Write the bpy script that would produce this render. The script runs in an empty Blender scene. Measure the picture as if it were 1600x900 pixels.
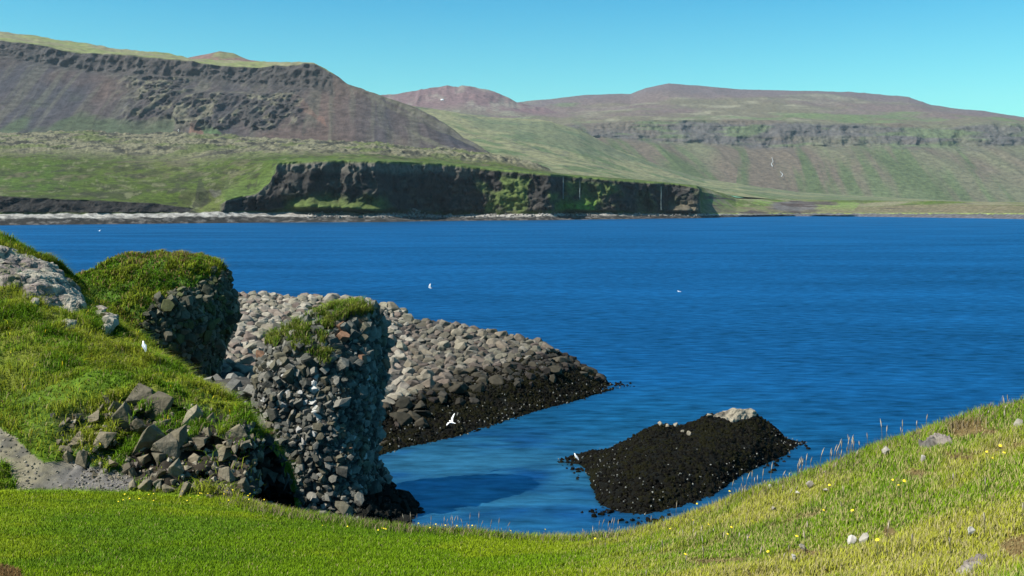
import bpy, math, random
import numpy as np
R = math.radians
random.seed(7); rng = np.random.default_rng(7)
sc = bpy.context.scene
COL = sc.collection

# ---------------------------------------------------------------- camera, sky, sun, exposure
H, F, HZ = 14.0, 1555.0, 325.0          # eye height over the water, focal length and horizon row in photo pixels
cam = bpy.data.cameras.new('camera'); co = bpy.data.objects.new('camera', cam); COL.objects.link(co)
co.location = (0, 0, H); co.rotation_euler = (R(90), 0, 0)
cam.sensor_width = 36; cam.lens = 36 * F / 1600; cam.shift_y = -(450 - HZ) / 1600
cam.clip_start = .1; cam.clip_end = 40000
sc.camera = co
SUN_EL, SUN_AZ = 48.0, 244.0            # compass-like: 0 = +Y (ahead), 90 = +X (right)
sd = (math.sin(R(SUN_AZ)) * math.cos(R(SUN_EL)), math.cos(R(SUN_AZ)) * math.cos(R(SUN_EL)), math.sin(R(SUN_EL)))
w = bpy.data.worlds.new('World'); sc.world = w; w.use_nodes = True
nt = w.node_tree; nt.nodes.clear()
sky = nt.nodes.new('ShaderNodeTexSky'); sky.sky_type = 'NISHITA'; sky.sun_disc = False
sky.sun_elevation = R(SUN_EL); sky.sun_rotation = R(SUN_AZ); sky.air_density = 1.0; sky.dust_density = 1.0; sky.ozone_density = 1.0
tint = nt.nodes.new('ShaderNodeMix'); tint.data_type = 'RGBA'; tint.blend_type = 'MULTIPLY'; tint.inputs[0].default_value = 1
SKY_TINT = (.30, 1.0, 1.2, 1)
tc_ = nt.nodes.new('ShaderNodeTexCoord'); sp_ = nt.nodes.new('ShaderNodeSeparateXYZ'); nt.links.new(tc_.outputs['Generated'], sp_.inputs[0])
rmp = nt.nodes.new('ShaderNodeValToRGB'); nt.links.new(sp_.outputs[2], rmp.inputs[0])      # clear cyan air, paler towards the horizon
for p_, c_ in ((.0, (.72, 1.60, 1.32, 1)), (.10, (.58, 1.45, 1.30, 1)), (.20, (.26, 1.14, 1.30, 1)), (.45, SKY_TINT)):
    e_ = rmp.color_ramp.elements.new(p_); e_.color = c_
rmp.color_ramp.elements.remove(rmp.color_ramp.elements[0]); rmp.color_ramp.elements[-1].color = SKY_TINT
nt.links.new(rmp.outputs[0], tint.inputs[7])
bg = nt.nodes.new('ShaderNodeBackground'); bg.inputs[1].default_value = .070
wo = nt.nodes.new('ShaderNodeOutputWorld')
nt.links.new(sky.outputs[0], tint.inputs[6]); nt.links.new(tint.outputs[2], bg.inputs[0]); nt.links.new(bg.outputs[0], wo.inputs[0])
sl = bpy.data.lights.new('sun', 'SUN'); sl.energy = 5.0; sl.angle = R(.5); sl.color = (1, .95, .87)
so = bpy.data.objects.new('sun', sl); COL.objects.link(so)
from mathutils import Vector
so.rotation_euler = Vector(sd).to_track_quat('Z', 'Y').to_euler()
sc.view_settings.view_transform = 'Standard'; sc.view_settings.look = 'None'
sc.view_settings.exposure = .78; sc.view_settings.gamma = 1
sc.render.engine = 'CYCLES'; sc.cycles.use_denoising = True
sc.cycles.max_bounces = 5; sc.cycles.diffuse_bounces = 2; sc.cycles.glossy_bounces = 2; sc.cycles.volume_bounces = 0
sc.cycles.transmission_bounces = 2; sc.cycles.transparent_max_bounces = 4

# ---------------------------------------------------------------- numpy helpers
_pr = np.random.default_rng(3); PERM = np.tile(_pr.permutation(256), 3); VAL = _pr.uniform(-1, 1, 256)
def noise(x, y, z=0.0, seed=0):
    x, y, z = np.broadcast_arrays(np.asarray(x, float) + seed * 17.3, np.asarray(y, float) + seed * 5.7, np.asarray(z, float) + seed * 3.1)
    xi, yi, zi = np.floor(x).astype(int), np.floor(y).astype(int), np.floor(z).astype(int)
    xf, yf, zf = x - xi, y - yi, z - zi
    u, v, q = [t * t * t * (t * (t * 6 - 15) + 10) for t in (xf, yf, zf)]
    xi &= 255; yi &= 255; zi &= 255
    def h(i, j, k): return VAL[PERM[PERM[PERM[(xi + i) & 255] + ((yi + j) & 255)] + ((zi + k) & 255)]]
    a = h(0,0,0) * (1-u) + h(1,0,0) * u; b = h(0,1,0) * (1-u) + h(1,1,0) * u
    c = h(0,0,1) * (1-u) + h(1,0,1) * u; d = h(0,1,1) * (1-u) + h(1,1,1) * u
    return (a * (1-v) + b * v) * (1-q) + (c * (1-v) + d * v) * q
def fbm(x, y, z=0.0, o=4, seed=0, g=.5):
    s = 0; a = 1; n = 0
    for i in range(o):
        s = s + a * noise(x, y, z, seed + i); n += a; a *= g
        x = np.asarray(x) * 2.03; y = np.asarray(y) * 2.03; z = np.asarray(z) * 2.03
    return s / n
def ridge(x, y, z=0.0, o=4, seed=0):
    s = 0; a = 1; n = 0
    for i in range(o):
        s = s + a * (1 - 2 * np.abs(noise(x, y, z, seed + i))); n += a; a *= .5
        x = np.asarray(x) * 2.03; y = np.asarray(y) * 2.03; z = np.asarray(z) * 2.03
    return s / n
def sstep(a, b, x):
    t = np.clip((x - a) / (b - a), 0, 1); return t * t * (3 - 2 * t)
def mix(a, b, t):
    t = np.asarray(t)[..., None]; return np.asarray(a) * (1 - t) + np.asarray(b) * t
def W(px, py, D): return ((px - 800) / F * D, D, H - (py - HZ) / F * D)
def inpoly(px, py, poly):
    c = np.zeros(np.shape(px), bool); n = len(poly)
    for i in range(n):
        x1, y1 = poly[i]; x2, y2 = poly[(i + 1) % n]
        if y1 == y2: continue
        t = ((py > min(y1, y2)) & (py <= max(y1, y2))) & (px < (py - y1) * (x2 - x1) / (y2 - y1) + x1)
        c ^= t
    return c

def mesh_np(name, V, faces, mat, col=None, parent=None, smooth=True):
    """faces: list of (M,k) int arrays"""
    me = bpy.data.meshes.new(name)
    V = np.ascontiguousarray(V, dtype=np.float32)
    me.vertices.add(len(V)); me.vertices.foreach_set('co', V.ravel())
    loops = np.concatenate([f.ravel() for f in faces]).astype(np.int32)
    tot = np.concatenate([np.full(len(f), f.shape[1]) for f in faces]).astype(np.int32)
    st = np.concatenate([[0], np.cumsum(tot)[:-1]]).astype(np.int32)
    me.loops.add(len(loops)); me.loops.foreach_set('vertex_index', loops)
    me.polygons.add(len(tot)); me.polygons.foreach_set('loop_start', st); me.polygons.foreach_set('loop_total', tot)
    me.polygons.foreach_set('use_smooth', np.full(len(tot), smooth))
    me.update(calc_edges=True)
    if col is not None:
        a = me.color_attributes.new('Col', 'FLOAT_COLOR', 'POINT')
        c = np.ones((len(V), 4), np.float32); c[:, :3] = np.clip(col, 0.001, 1)
        a.data.foreach_set('color', c.ravel())
    me.materials.append(mat)
    o = bpy.data.objects.new(name, me); COL.objects.link(o)
    if parent: o.parent = parent
    return o
def tag(o, label=None, cat=None, group=None, kind=None):
    if label: o['label'] = label
    if cat: o['category'] = cat
    if group: o['group'] = group
    if kind: o['kind'] = kind
    return o

# ---------------------------------------------------------------- materials
def mat_new(name):
    m = bpy.data.materials.new(name); m.use_nodes = True
    n = m.node_tree.nodes; return m, m.node_tree, n['Principled BSDF'], n
def ground_mat(name, ns=1.0, amt=.35, bump=.3, bs=None, rough=.95, spec=.15, dist=.1, stretch=(1, 1, 1), bump2=0, bs2=1):
    """albedo from the vertex colours, broken up by fine noise, with bump"""
    m, t, p, n = mat_new(name); L = t.links.new
    at = n.new('ShaderNodeVertexColor'); at.layer_name = 'Col'
    tc = n.new('ShaderNodeTexCoord'); mp = n.new('ShaderNodeMapping'); mp.inputs['Scale'].default_value = stretch
    L(tc.outputs['Object'], mp.inputs[0])
    nz = n.new('ShaderNodeTexNoise'); nz.inputs['Scale'].default_value = ns; nz.inputs['Detail'].default_value = 6; nz.inputs['Roughness'].default_value = .65
    L(mp.outputs[0], nz.inputs['Vector'])
    mr = n.new('ShaderNodeMapRange'); mr.inputs[1].default_value = .3; mr.inputs[2].default_value = .7; mr.inputs[3].default_value = 1 - amt; mr.inputs[4].default_value = 1 + amt
    L(nz.outputs[0], mr.inputs[0])
    mx = n.new('ShaderNodeVectorMath'); mx.operation = 'SCALE'; L(at.outputs[0], mx.inputs[0]); L(mr.outputs[0], mx.inputs['Scale'])
    L(mx.outputs[0], p.inputs['Base Color'])
    p.inputs['Roughness'].default_value = rough; p.inputs['Specular IOR Level'].default_value = spec
    nb = n.new('ShaderNodeTexNoise'); nb.inputs['Scale'].default_value = bs or ns * 1.5; nb.inputs['Detail'].default_value = 8; nb.inputs['Roughness'].default_value = .7
    L(mp.outputs[0], nb.inputs['Vector'])
    b = n.new('ShaderNodeBump'); b.inputs['Strength'].default_value = bump; b.inputs['Distance'].default_value = dist
    L(nb.outputs[0], b.inputs['Height']); L(b.outputs[0], p.inputs['Normal'])
    return m
def rock_mat(name, cols, ns=3, bump=.5, dist=.04, rough=.9, spec=.2, lichen=None, vcol=False):
    """stone whose colour differs from one object to the next"""
    m, t, p, n = mat_new(name); L = t.links.new
    tc = n.new('ShaderNodeTexCoord')
    if vcol:
        src = n.new('ShaderNodeVertexColor'); src.layer_name = 'Col'; base = src.outputs[0]
    else:
        oi = n.new('ShaderNodeObjectInfo'); cr = n.new('ShaderNodeValToRGB'); L(oi.outputs['Random'], cr.inputs[0])
        el = cr.color_ramp.elements
        for i, c in enumerate(cols):
            e = el[i] if i < 2 else el.new(1)
            e.position = i / (len(cols) - 1)
        for i, c in enumerate(cols): el[i].position = i / (len(cols) - 1); el[i].color = (*c, 1)
        base = cr.outputs[0]
    nz = n.new('ShaderNodeTexNoise'); nz.inputs['Scale'].default_value = ns; nz.inputs['Detail'].default_value = 8; nz.inputs['Roughness'].default_value = .7
    geo = n.new('ShaderNodeNewGeometry'); L(geo.outputs['Position'], nz.inputs['Vector'])
    mr = n.new('ShaderNodeMapRange'); mr.inputs[1].default_value = .3; mr.inputs[2].default_value = .7; mr.inputs[3].default_value = .62; mr.inputs[4].default_value = 1.38
    L(nz.outputs[0], mr.inputs[0])
    mx = n.new('ShaderNodeVectorMath'); mx.operation = 'SCALE'; L(base, mx.inputs[0]); L(mr.outputs[0], mx.inputs['Scale'])
    out = mx.outputs[0]
    if lichen:
        n2 = n.new('ShaderNodeTexNoise'); n2.inputs['Scale'].default_value = lichen[1]; n2.inputs['Detail'].default_value = 5; L(geo.outputs['Position'], n2.inputs['Vector'])
        r2 = n.new('ShaderNodeMapRange'); r2.inputs[1].default_value = lichen[2]; r2.inputs[2].default_value = lichen[2] + .08; L(n2.outputs[0], r2.inputs[0])
        mm = n.new('ShaderNodeMix'); mm.data_type = 'RGBA'; L(r2.outputs[0], mm.inputs[0]); L(out, mm.inputs[6]); mm.inputs[7].default_value = (*lichen[0], 1); out = mm.outputs[2]
    L(out, p.inputs['Base Color'])
    p.inputs['Roughness'].default_value = rough; p.inputs['Specular IOR Level'].default_value = spec
    b = n.new('ShaderNodeBump'); b.inputs['Strength'].default_value = bump; b.inputs['Distance'].default_value = dist
    nb = n.new('ShaderNodeTexNoise'); nb.inputs['Scale'].default_value = ns * 2.2; nb.inputs['Detail'].default_value = 8; L(geo.outputs['Position'], nb.inputs['Vector'])
    L(nb.outputs[0], b.inputs['Height']); L(b.outputs[0], p.inputs['Normal'])
    return m
def grass_mat(name):
    m, t, p, n = mat_new(name); L = t.links.new
    at = n.new('ShaderNodeVertexColor'); at.layer_name = 'Col'
    p.inputs['Roughness'].default_value = .8; p.inputs['Specular IOR Level'].default_value = .04
    L(at.outputs[0], p.inputs['Base Color'])
    ge = n.new('ShaderNodeNewGeometry'); v1 = n.new('ShaderNodeVectorMath'); v1.operation = 'SCALE'; v1.inputs['Scale'].default_value = .55; L(ge.outputs['Normal'], v1.inputs[0])
    v2 = n.new('ShaderNodeVectorMath'); v2.operation = 'ADD'; v2.inputs[1].default_value = (0, 0, 1); L(v1.outputs[0], v2.inputs[0])
    v3 = n.new('ShaderNodeVectorMath'); v3.operation = 'NORMALIZE'; L(v2.outputs[0], v3.inputs[0]); L(v3.outputs[0], p.inputs['Normal'])
    tr = n.new('ShaderNodeBsdfTranslucent'); L(at.outputs[0], tr.inputs[0])
    ms = n.new('ShaderNodeMixShader'); ms.inputs[0].default_value = .22
    L(p.outputs[0], ms.inputs[1]); L(tr.outputs[0], ms.inputs[2]); L(ms.outputs[0], n['Material Output'].inputs[0])
    return m
def plain(name, c, rough=.6, spec=.3):
    m, t, p, n = mat_new(name); L = t.links.new
    tc = n.new('ShaderNodeTexCoord'); nz = n.new('ShaderNodeTexNoise'); nz.inputs['Scale'].default_value = 9; L(tc.outputs['Object'], nz.inputs['Vector'])
    cr = n.new('ShaderNodeValToRGB'); L(nz.outputs[0], cr.inputs[0])
    cr.color_ramp.elements[0].color = (*[v * .8 for v in c], 1); cr.color_ramp.elements[1].color = (*[min(1, v * 1.15) for v in c], 1)
    L(cr.outputs[0], p.inputs['Base Color']); p.inputs['Roughness'].default_value = rough; p.inputs['Specular IOR Level'].default_value = spec
    return m

# ---------------------------------------------------------------- sheets: terrain grids laid out along rays from the viewpoint's ground plan
def cols_px(lo, hi, step, far_lo, far_hi, far_step=40):
    return np.concatenate([np.arange(far_lo, lo, far_step), np.arange(lo, hi, step), np.arange(hi, far_hi + 1, far_step)])
class Sheet:
    def __init__(s, px, curves, rows, smooth=False, bias=None):
        """curves: list of control lists (px, py, D); rows[i]: rows between curve i and i+1"""
        px = np.asarray(px, float); s.px = px
        D = []; Z = []
        for c in curves:
            c = np.array(sorted(c), float)
            d = np.interp(px, c[:, 0], c[:, 2]); y = np.interp(px, c[:, 0], c[:, 1])
            D.append(d); Z.append(H - (y - HZ) / F * d)
        D = np.array(D); Z = np.array(Z); n = len(D)
        oD = []; oZ = []; B = []
        def tang(A, i):
            if i == 0: return A[1] - A[0]
            if i == n - 1: return A[-1] - A[-2]
            return (A[i + 1] - A[i - 1]) / 2
        for i in range(n - 1):
            k = rows[i]; ts = np.arange(k) / k if i < n - 2 else np.linspace(0, 1, k)
            for t in ts:
                if smooth:
                    h00 = 2*t**3 - 3*t*t + 1; h10 = t**3 - 2*t*t + t; h01 = -2*t**3 + 3*t*t; h11 = t**3 - t*t
                    oD.append(D[i] * (1 - t) + D[i + 1] * t)
                    oZ.append(h00 * Z[i] + h10 * tang(Z, i) * .8 + h01 * Z[i + 1] + h11 * tang(Z, i + 1) * .8)
                else:
                    oD.append(D[i] * (1 - t) + D[i + 1] * t); oZ.append(Z[i] * (1 - t) + Z[i + 1] * t)
                B.append(i + t)
        oD = np.array(oD); oZ = np.array(oZ); s.B = np.repeat(np.array(B)[:, None], len(px), 1)
        X = (px[None, :] - 800) / F * oD
        s.P = np.stack([X, oD, oZ], -1)
    def normals(s):
        P = s.P; a = np.gradient(P, axis=1); b = np.gradient(P, axis=0); n = np.cross(a, b)
        n /= np.linalg.norm(n, axis=-1, keepdims=True) + 1e-9
        return n
    def proj(s):
        return 800 + F * s.P[..., 0] / s.P[..., 1], HZ + F * (H - s.P[..., 2]) / s.P[..., 1]
    def build(s, name, mat, col):
        r, c = s.P.shape[:2]; i = np.arange(r * c).reshape(r, c)
        q = np.stack([i[:-1, :-1], i[:-1, 1:], i[1:, 1:], i[1:, :-1]], -1).reshape(-1, 4)
        return mesh_np(name, s.P.reshape(-1, 3), [q], mat, col.reshape(-1, 3))
    def locate(s, px, py, tol=3.0):
        X, Y = s.proj(); d = np.hypot(X - px, Y - py)
        k = np.where(d < tol, s.P[..., 1], 1e9)
        if k.min() > 1e8: idx = np.unravel_index(np.argmin(d), d.shape)
        else: idx = np.unravel_index(np.argmin(k + d * .2), k.shape)
        return s.P[idx].copy(), s.normals()[idx].copy()
    def scatter(s, n, wgt):
        P = s.P; c = (P[:-1, :-1] + P[1:, 1:]) / 2
        ar = np.linalg.norm(np.cross(P[1:, :-1] - P[:-1, :-1], P[:-1, 1:] - P[:-1, :-1]), axis=-1)
        wt = (ar * (wgt[:-1, :-1] + wgt[1:, 1:]) / 2).ravel(); wt = np.clip(wt, 0, None); wt /= wt.sum()
        k = rng.choice(len(wt), n, p=wt); i, j = np.unravel_index(k, c.shape[:2])
        u = rng.random((n, 1)); v = rng.random((n, 1))
        pos = (P[i, j] * (1-u) + P[i + 1, j] * u) * (1-v) + (P[i, j + 1] * (1-u) + P[i + 1, j + 1] * u) * v
        return pos, i, j

# ---------------------------------------------------------------- rocks
def icos(sub):
    import bmesh
    bm = bmesh.new(); bmesh.ops.create_icosphere(bm, subdivisions=sub, radius=1)
    V = np.array([v.co[:] for v in bm.verts]); Fc = np.array([[v.index for v in f.verts] for f in bm.faces]); bm.free(); return V, Fc
ICO3, FI3 = icos(4); ICO2, FI2 = icos(3)
def rock_shape(seed, lo=False, planes=13, squash=(1, .85, .7), soft=.05, prism=False, pw=14):
    g = np.random.default_rng(seed); d = ICO2 if lo else ICO3
    nrm = g.normal(size=(planes, 3)); nrm /= np.linalg.norm(nrm, axis=1, keepdims=True)
    off = g.uniform(.62, 1.0, planes)
    if prism:
        k = g.integers(5, 7); a = np.arange(k) / k * 2 * math.pi + g.uniform(-.2, .2, k)
        nrm = np.concatenate([np.stack([np.cos(a), np.sin(a), g.uniform(-.12, .12, k)], 1), [[g.uniform(-.25, .25), g.uniform(-.25, .25), 1], [0, 0, -1]]])
        nrm /= np.linalg.norm(nrm, axis=1, keepdims=True)
        off = np.concatenate([g.uniform(.7, .95, k), [1., 1.]])
    ax6 = np.array([[1,0,0],[-1,0,0],[0,1,0],[0,-1,0],[0,0,1],[0,0,-1.]]); nrm = np.concatenate([nrm, ax6]); off = np.concatenate([off, np.full(6, 1.05)])
    dot = np.clip(d @ nrm.T, 1e-3, None)
    r = np.min(off[None] / dot, axis=1); r = np.minimum(r, 1.3)
    # keep hard facets, knock the corners off
    rr = 1 / ((np.sum((dot / off[None]) ** pw, axis=1)) ** (1 / pw))
    V = d * rr[:, None]
    V = V * (1 + soft * fbm(V[:, 0] * 2.2, V[:, 1] * 2.2, V[:, 2] * 2.2, 4, seed)[:, None])
    return V * np.array(squash)
def rotm(g, tilt=None):
    from mathutils import Euler
    e = Euler((g.uniform(0, 6.28) if tilt is None else g.uniform(-tilt, tilt), g.uniform(0, 6.28) if tilt is None else g.uniform(-tilt, tilt), g.uniform(0, 6.28)))
    return np.array(e.to_matrix()), e
def heap(name, pos, size, shapes, faces, cols, mat, tilt=None, axis=None, smooth=False):
    """many stones as one mesh"""
    Vs = []; Fs = []; Cs = []; n = 0
    g = np.random.default_rng(len(pos))
    for k in range(len(pos)):
        V = shapes[g.integers(len(shapes))]
        if isinstance(V, tuple): V, faces = V
        M, _ = rotm(g, tilt)
        if axis is not None:
            z = axis[k] / (np.linalg.norm(axis[k]) + 1e-9); x = np.cross([0, 0, 1.], z); x /= np.linalg.norm(x) + 1e-9; y = np.cross(z, x)
            M = np.stack([x, y, z], 1) @ M
        Vs.append((V * size[k]) @ M.T + pos[k]); Fs.append(faces + n); n += len(V)
        Cs.append(np.repeat(cols[k][None], len(V), 0))
    return mesh_np(name, np.concatenate(Vs), [np.concatenate(Fs)], mat, np.concatenate(Cs), smooth=smooth)
def hull_rock(seed, npts=15, bev=.10, squash=(1, .8, .7), sub=0):
    import bmesh
    g = np.random.default_rng(seed); bm = bmesh.new()
    for _ in range(npts):
        v = g.normal(size=3); v /= np.linalg.norm(v); v = np.sign(v) * np.abs(v) ** .75; v /= np.linalg.norm(v) ** .6; bm.verts.new(v * g.uniform(.82, 1.05))
    r_ = bmesh.ops.convex_hull(bm, input=bm.verts[:])
    bmesh.ops.delete(bm, geom=[v for v in bm.verts if not v.link_faces], context='VERTS')
    bmesh.ops.dissolve_limit(bm, angle_limit=R(14), verts=bm.verts[:], edges=bm.edges[:])
    if bev: bmesh.ops.bevel(bm, geom=bm.edges[:], offset=bev, segments=2, affect='EDGES', profile=.6, clamp_overlap=True)
    bmesh.ops.triangulate(bm, faces=bm.faces[:])
    if sub:
        bmesh.ops.subdivide_edges(bm, edges=[e for e in bm.edges if e.calc_length() > .35], cuts=2, use_grid_fill=True); bmesh.ops.triangulate(bm, faces=bm.faces[:])
    bm.verts.ensure_lookup_table(); bm.verts.index_update()
    V = np.array([v.co[:] for v in bm.verts]); Fc = np.array([[v.index for v in f.verts] for f in bm.faces]); bm.free()
    V = V * (1 + .10 * fbm(V[:, 0] * 1.6, V[:, 1] * 1.6, V[:, 2] * 1.6, 4, seed)[:, None])
    return V * np.array(squash), Fc
def prism_block(seed, tall=1.0):
    g = np.random.default_rng(seed); k = int(g.integers(4, 7)); a = np.sort(np.arange(k) / k * 2 * math.pi + g.uniform(-.35, .35, k)); r = g.uniform(.8, 1.12, k); st = g.uniform(.75, 1.3)
    ring = np.stack([np.cos(a) * r * st, np.sin(a) * r / st], 1); tl = g.uniform(-.35, .35, 2); V = []
    for z, sc_ in ((-1, 1), (.62, 1), (.86, .88)):
        for q_ in ring: V.append((q_[0] * sc_, q_[1] * sc_, (z + (q_ @ tl if z > 0 else 0)) * tall))
    V.append((0, 0, .93 * tall)); Fc = []
    for l in range(2):
        for i in range(k):
            j = (i + 1) % k; Fc += [[l*k+i, l*k+j, l*k+k+j], [l*k+i, l*k+k+j, l*k+k+i]]
    for i in range(k): Fc.append([2*k+i, 2*k+(i+1) % k, 3*k])
    return np.array(V, float), np.array(Fc)
HULL = [hull_rock(400 + i, 22, .13, (1, random.uniform(.7, .95), random.uniform(.6, .85)), sub=1) for i in range(16)]
SHARP = [hull_rock(440 + i, 11, .05, (1, random.uniform(.65, .95), random.uniform(.55, .85)), sub=1) for i in range(16)]
PRISM = [prism_block(470 + i, random.uniform(.8, 1.5)) for i in range(24)]
BASALT = [rock_shape(100 + i, pw=12, soft=.09, squash=(1, random.uniform(.7, .95), random.uniform(.6, .8))) for i in range(14)]
BASALT_LO = [rock_shape(200 + i, lo=True, squash=(1, random.uniform(.7, .95), random.uniform(.6, .85))) for i in range(14)]
ROCKMESH = {}
def rock_mesh(i, mat, name='boulder', sharp=False):
    k = (i, mat.name)
    if k not in ROCKMESH:
        o = mesh_np(name, (SHARP if sharp else HULL)[i][0], [(SHARP if sharp else HULL)[i][1]], mat, smooth=False); ROCKMESH[k] = o.data; bpy.data.objects.remove(o)
    return ROCKMESH[k]
def place_rock(name, pos, size, mat, label, cat, group=None, tilt=None, seed=0, shape=None):
    g = np.random.default_rng(seed)
    o = bpy.data.objects.new(name, rock_mesh(int(g.integers(16)) if shape is None else shape, mat, name, mat.name.startswith('brown_grey'))); COL.objects.link(o)
    o.location = pos; o.rotation_euler = rotm(g, tilt)[1]
    o.scale = (size * g.uniform(.9, 1.15), size * g.uniform(.85, 1.1), size * g.uniform(.8, 1.05))
    return tag(o, label, cat, group)

def thin(pos, size, f):
    G = {}; keep = []
    for k in np.argsort(-size):
        q_ = pos[k]; c_ = size.max() * 2; g0 = tuple((q_ // c_).astype(int)); ok = True
        for a in (-1, 0, 1):
            for b in (-1, 0, 1):
                for d in (-1, 0, 1):
                    for m_ in G.get((g0[0] + a, g0[1] + b, g0[2] + d), ()):
                        if np.sum((pos[m_] - q_) ** 2) < ((size[m_] + size[k]) * f) ** 2: ok = False; break
        if ok: G.setdefault(g0, []).append(k); keep.append(k)
    return np.array(keep)

# ---------------------------------------------------------------- grass blades
def blades(name, base, h, wd, col, mat, lean=.5, droop=False, up=None):
    n = len(base); a = rng.uniform(0, 2 * math.pi, n); l = rng.uniform(.1, lean, n) * h
    side = np.stack([np.cos(a), np.sin(a), np.zeros(n)], 1) * (wd / 2)[:, None]
    b = rng.uniform(0, 2 * math.pi, n); ld = np.stack([np.cos(b), np.sin(b), np.zeros(n)], 1) * l[:, None]
    ld[:, 0] += .12 * h
    up = np.array([0, 0, 1.])
    m_ = base + ld * .35 + up * (h * .6)[:, None]; tip = base + ld * (1.5 if droop else 1.1) + up * (h * (.7 if droop else 1))[:, None]
    V = np.stack([base - side, base + side, m_ + side * .7, m_ - side * .7, tip], 1).reshape(-1, 3)
    i = np.arange(n)[:, None] * 5
    q = i + np.array([[0, 1, 2, 3]]); t = i + np.array([[3, 2, 4]])
    C = np.repeat(col[:, None], 5, 1); C[:, :2] *= .8; C[:, 4] *= 1.12
    return mesh_np(name, V, [q, t], mat, C.reshape(-1, 3))

# ================================================================ WATER
m_water, t, p, n = mat_new('sea_water'); L = t.links.new
at = n.new('ShaderNodeVertexColor'); at.layer_name = 'Col'
geo = n.new('ShaderNodeNewGeometry')
mpw = n.new('ShaderNodeMapping'); mpw.inputs['Rotation'].default_value = (0, 0, R(12)); mpw.inputs['Scale'].default_value = (.35, 1, 1); L(geo.outputs['Position'], mpw.inputs[0])
w1 = n.new('ShaderNodeTexNoise'); w1.inputs['Scale'].default_value = 1.25; w1.inputs['Detail'].default_value = 7; w1.inputs['Roughness'].default_value = .62; L(mpw.outputs[0], w1.inputs['Vector'])
w2 = n.new('ShaderNodeTexNoise'); w2.inputs['Scale'].default_value = .12; w2.inputs['Detail'].default_value = 5; L(mpw.outputs[0], w2.inputs['Vector'])
w3 = n.new('ShaderNodeTexNoise'); w3.inputs['Scale'].default_value = .035; w3.inputs['Detail'].default_value = 7; w3.inputs['Roughness'].default_value = .72
mp3 = n.new('ShaderNodeMapping'); mp3.inputs['Rotation'].default_value = (0, 0, R(-4)); mp3.inputs['Scale'].default_value = (.3, 1, 1); L(geo.outputs['Position'], mp3.inputs[0]); L(mp3.outputs[0], w3.inputs['Vector'])
ad = n.new('ShaderNodeMath'); ad.operation = 'MULTIPLY_ADD'; L(w2.outputs[0], ad.inputs[0]); ad.inputs[1].default_value = 3.0; L(w1.outputs[0], ad.inputs[2])
bp = n.new('ShaderNodeBump'); bp.inputs['Strength'].default_value = .9; bp.inputs['Distance'].default_value = .22; L(ad.outputs[0], bp.inputs['Height']); L(bp.outputs[0], p.inputs['Normal'])
ad2 = n.new('ShaderNodeMath'); ad2.operation = 'MULTIPLY_ADD'; L(w3.outputs[0], ad2.inputs[0]); ad2.inputs[1].default_value = .6
L(w1.outputs[0], ad2.inputs[2])
mr = n.new('ShaderNodeMapRange'); mr.inputs[1].default_value = .5; mr.inputs[2].default_value = 1.1; mr.inputs[3].default_value = .15; mr.inputs[4].default_value = 1.15; L(ad2.outputs[0], mr.inputs[0])
sx = n.new('ShaderNodeVectorMath'); sx.operation = 'SCALE'; L(at.outputs[0], sx.inputs[0]); L(mr.outputs[0], sx.inputs['Scale'])
df = n.new('ShaderNodeBsdfDiffuse'); L(sx.outputs[0], df.inputs[0]); gs = n.new('ShaderNodeBsdfGlossy'); gs.inputs['Roughness'].default_value = .33; gs.inputs[0].default_value = (.10, .40, .60, 1)
m4 = n.new('ShaderNodeMapRange'); m4.inputs[1].default_value = .6; m4.inputs[2].default_value = 1.0; m4.inputs[3].default_value = .58; m4.inputs[4].default_value = 1.46; L(ad2.outputs[0], m4.inputs[0])
s4 = n.new('ShaderNodeVectorMath'); s4.operation = 'SCALE'; s4.inputs[0].default_value = (.10, .43, .74); L(m4.outputs[0], s4.inputs['Scale']); L(s4.outputs[0], gs.inputs[0])
L(bp.outputs[0], gs.inputs['Normal']); fr_ = n.new('ShaderNodeFresnel'); fr_.inputs[0].default_value = 1.33; L(bp.outputs[0], fr_.inputs['Normal'])
cm = n.new('ShaderNodeMapRange'); cm.inputs[1].default_value = .02; cm.inputs[2].default_value = .7; cm.inputs[3].default_value = .42; cm.inputs[4].default_value = .5; L(fr_.outputs[0], cm.inputs[0])
wm = n.new('ShaderNodeMixShader'); L(cm.outputs[0], wm.inputs[0]); L(df.outputs[0], wm.inputs[1]); L(gs.outputs[0], wm.inputs[2]); L(wm.outputs[0], n['Material Output'].inputs[0])
ds = np.concatenate([np.linspace(8, 110, 240), np.geomspace(112, 9000, 120)])
pxs = cols_px(-200, 1800, 8, -9000, 10600, 200)
DD, PP = np.meshgrid(ds, pxs, indexing='ij'); WX = (PP - 800) / F * DD
wc = np.zeros(DD.shape + (3,)); wc[:] = (.0015, .050, .150)
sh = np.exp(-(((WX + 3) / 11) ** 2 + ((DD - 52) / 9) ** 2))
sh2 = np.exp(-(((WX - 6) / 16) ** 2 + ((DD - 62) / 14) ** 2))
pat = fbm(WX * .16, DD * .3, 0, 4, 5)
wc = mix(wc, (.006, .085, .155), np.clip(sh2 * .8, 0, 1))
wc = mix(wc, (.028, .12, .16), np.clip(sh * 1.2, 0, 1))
sh3 = np.exp(-(((WX + 1.2) / 6.5) ** 2 + ((DD - 48.2) / 3.6) ** 2)); wc = mix(wc, (.001, .020, .085), np.clip(sstep(-.2, .12, pat) * sh3 * 1.3, 0, .9)); wc = mix(wc, (.001, .022, .11), sstep(.05, .3, pat) * np.clip(sh * 1.6, 0, .9))  # dark weed patches, painted wider around the pillar's cast shadow to blend it
far_ = np.clip((DD - 300) / 900, 0, 1)
wc = mix(wc, (.003, .062, .175), far_)
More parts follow.
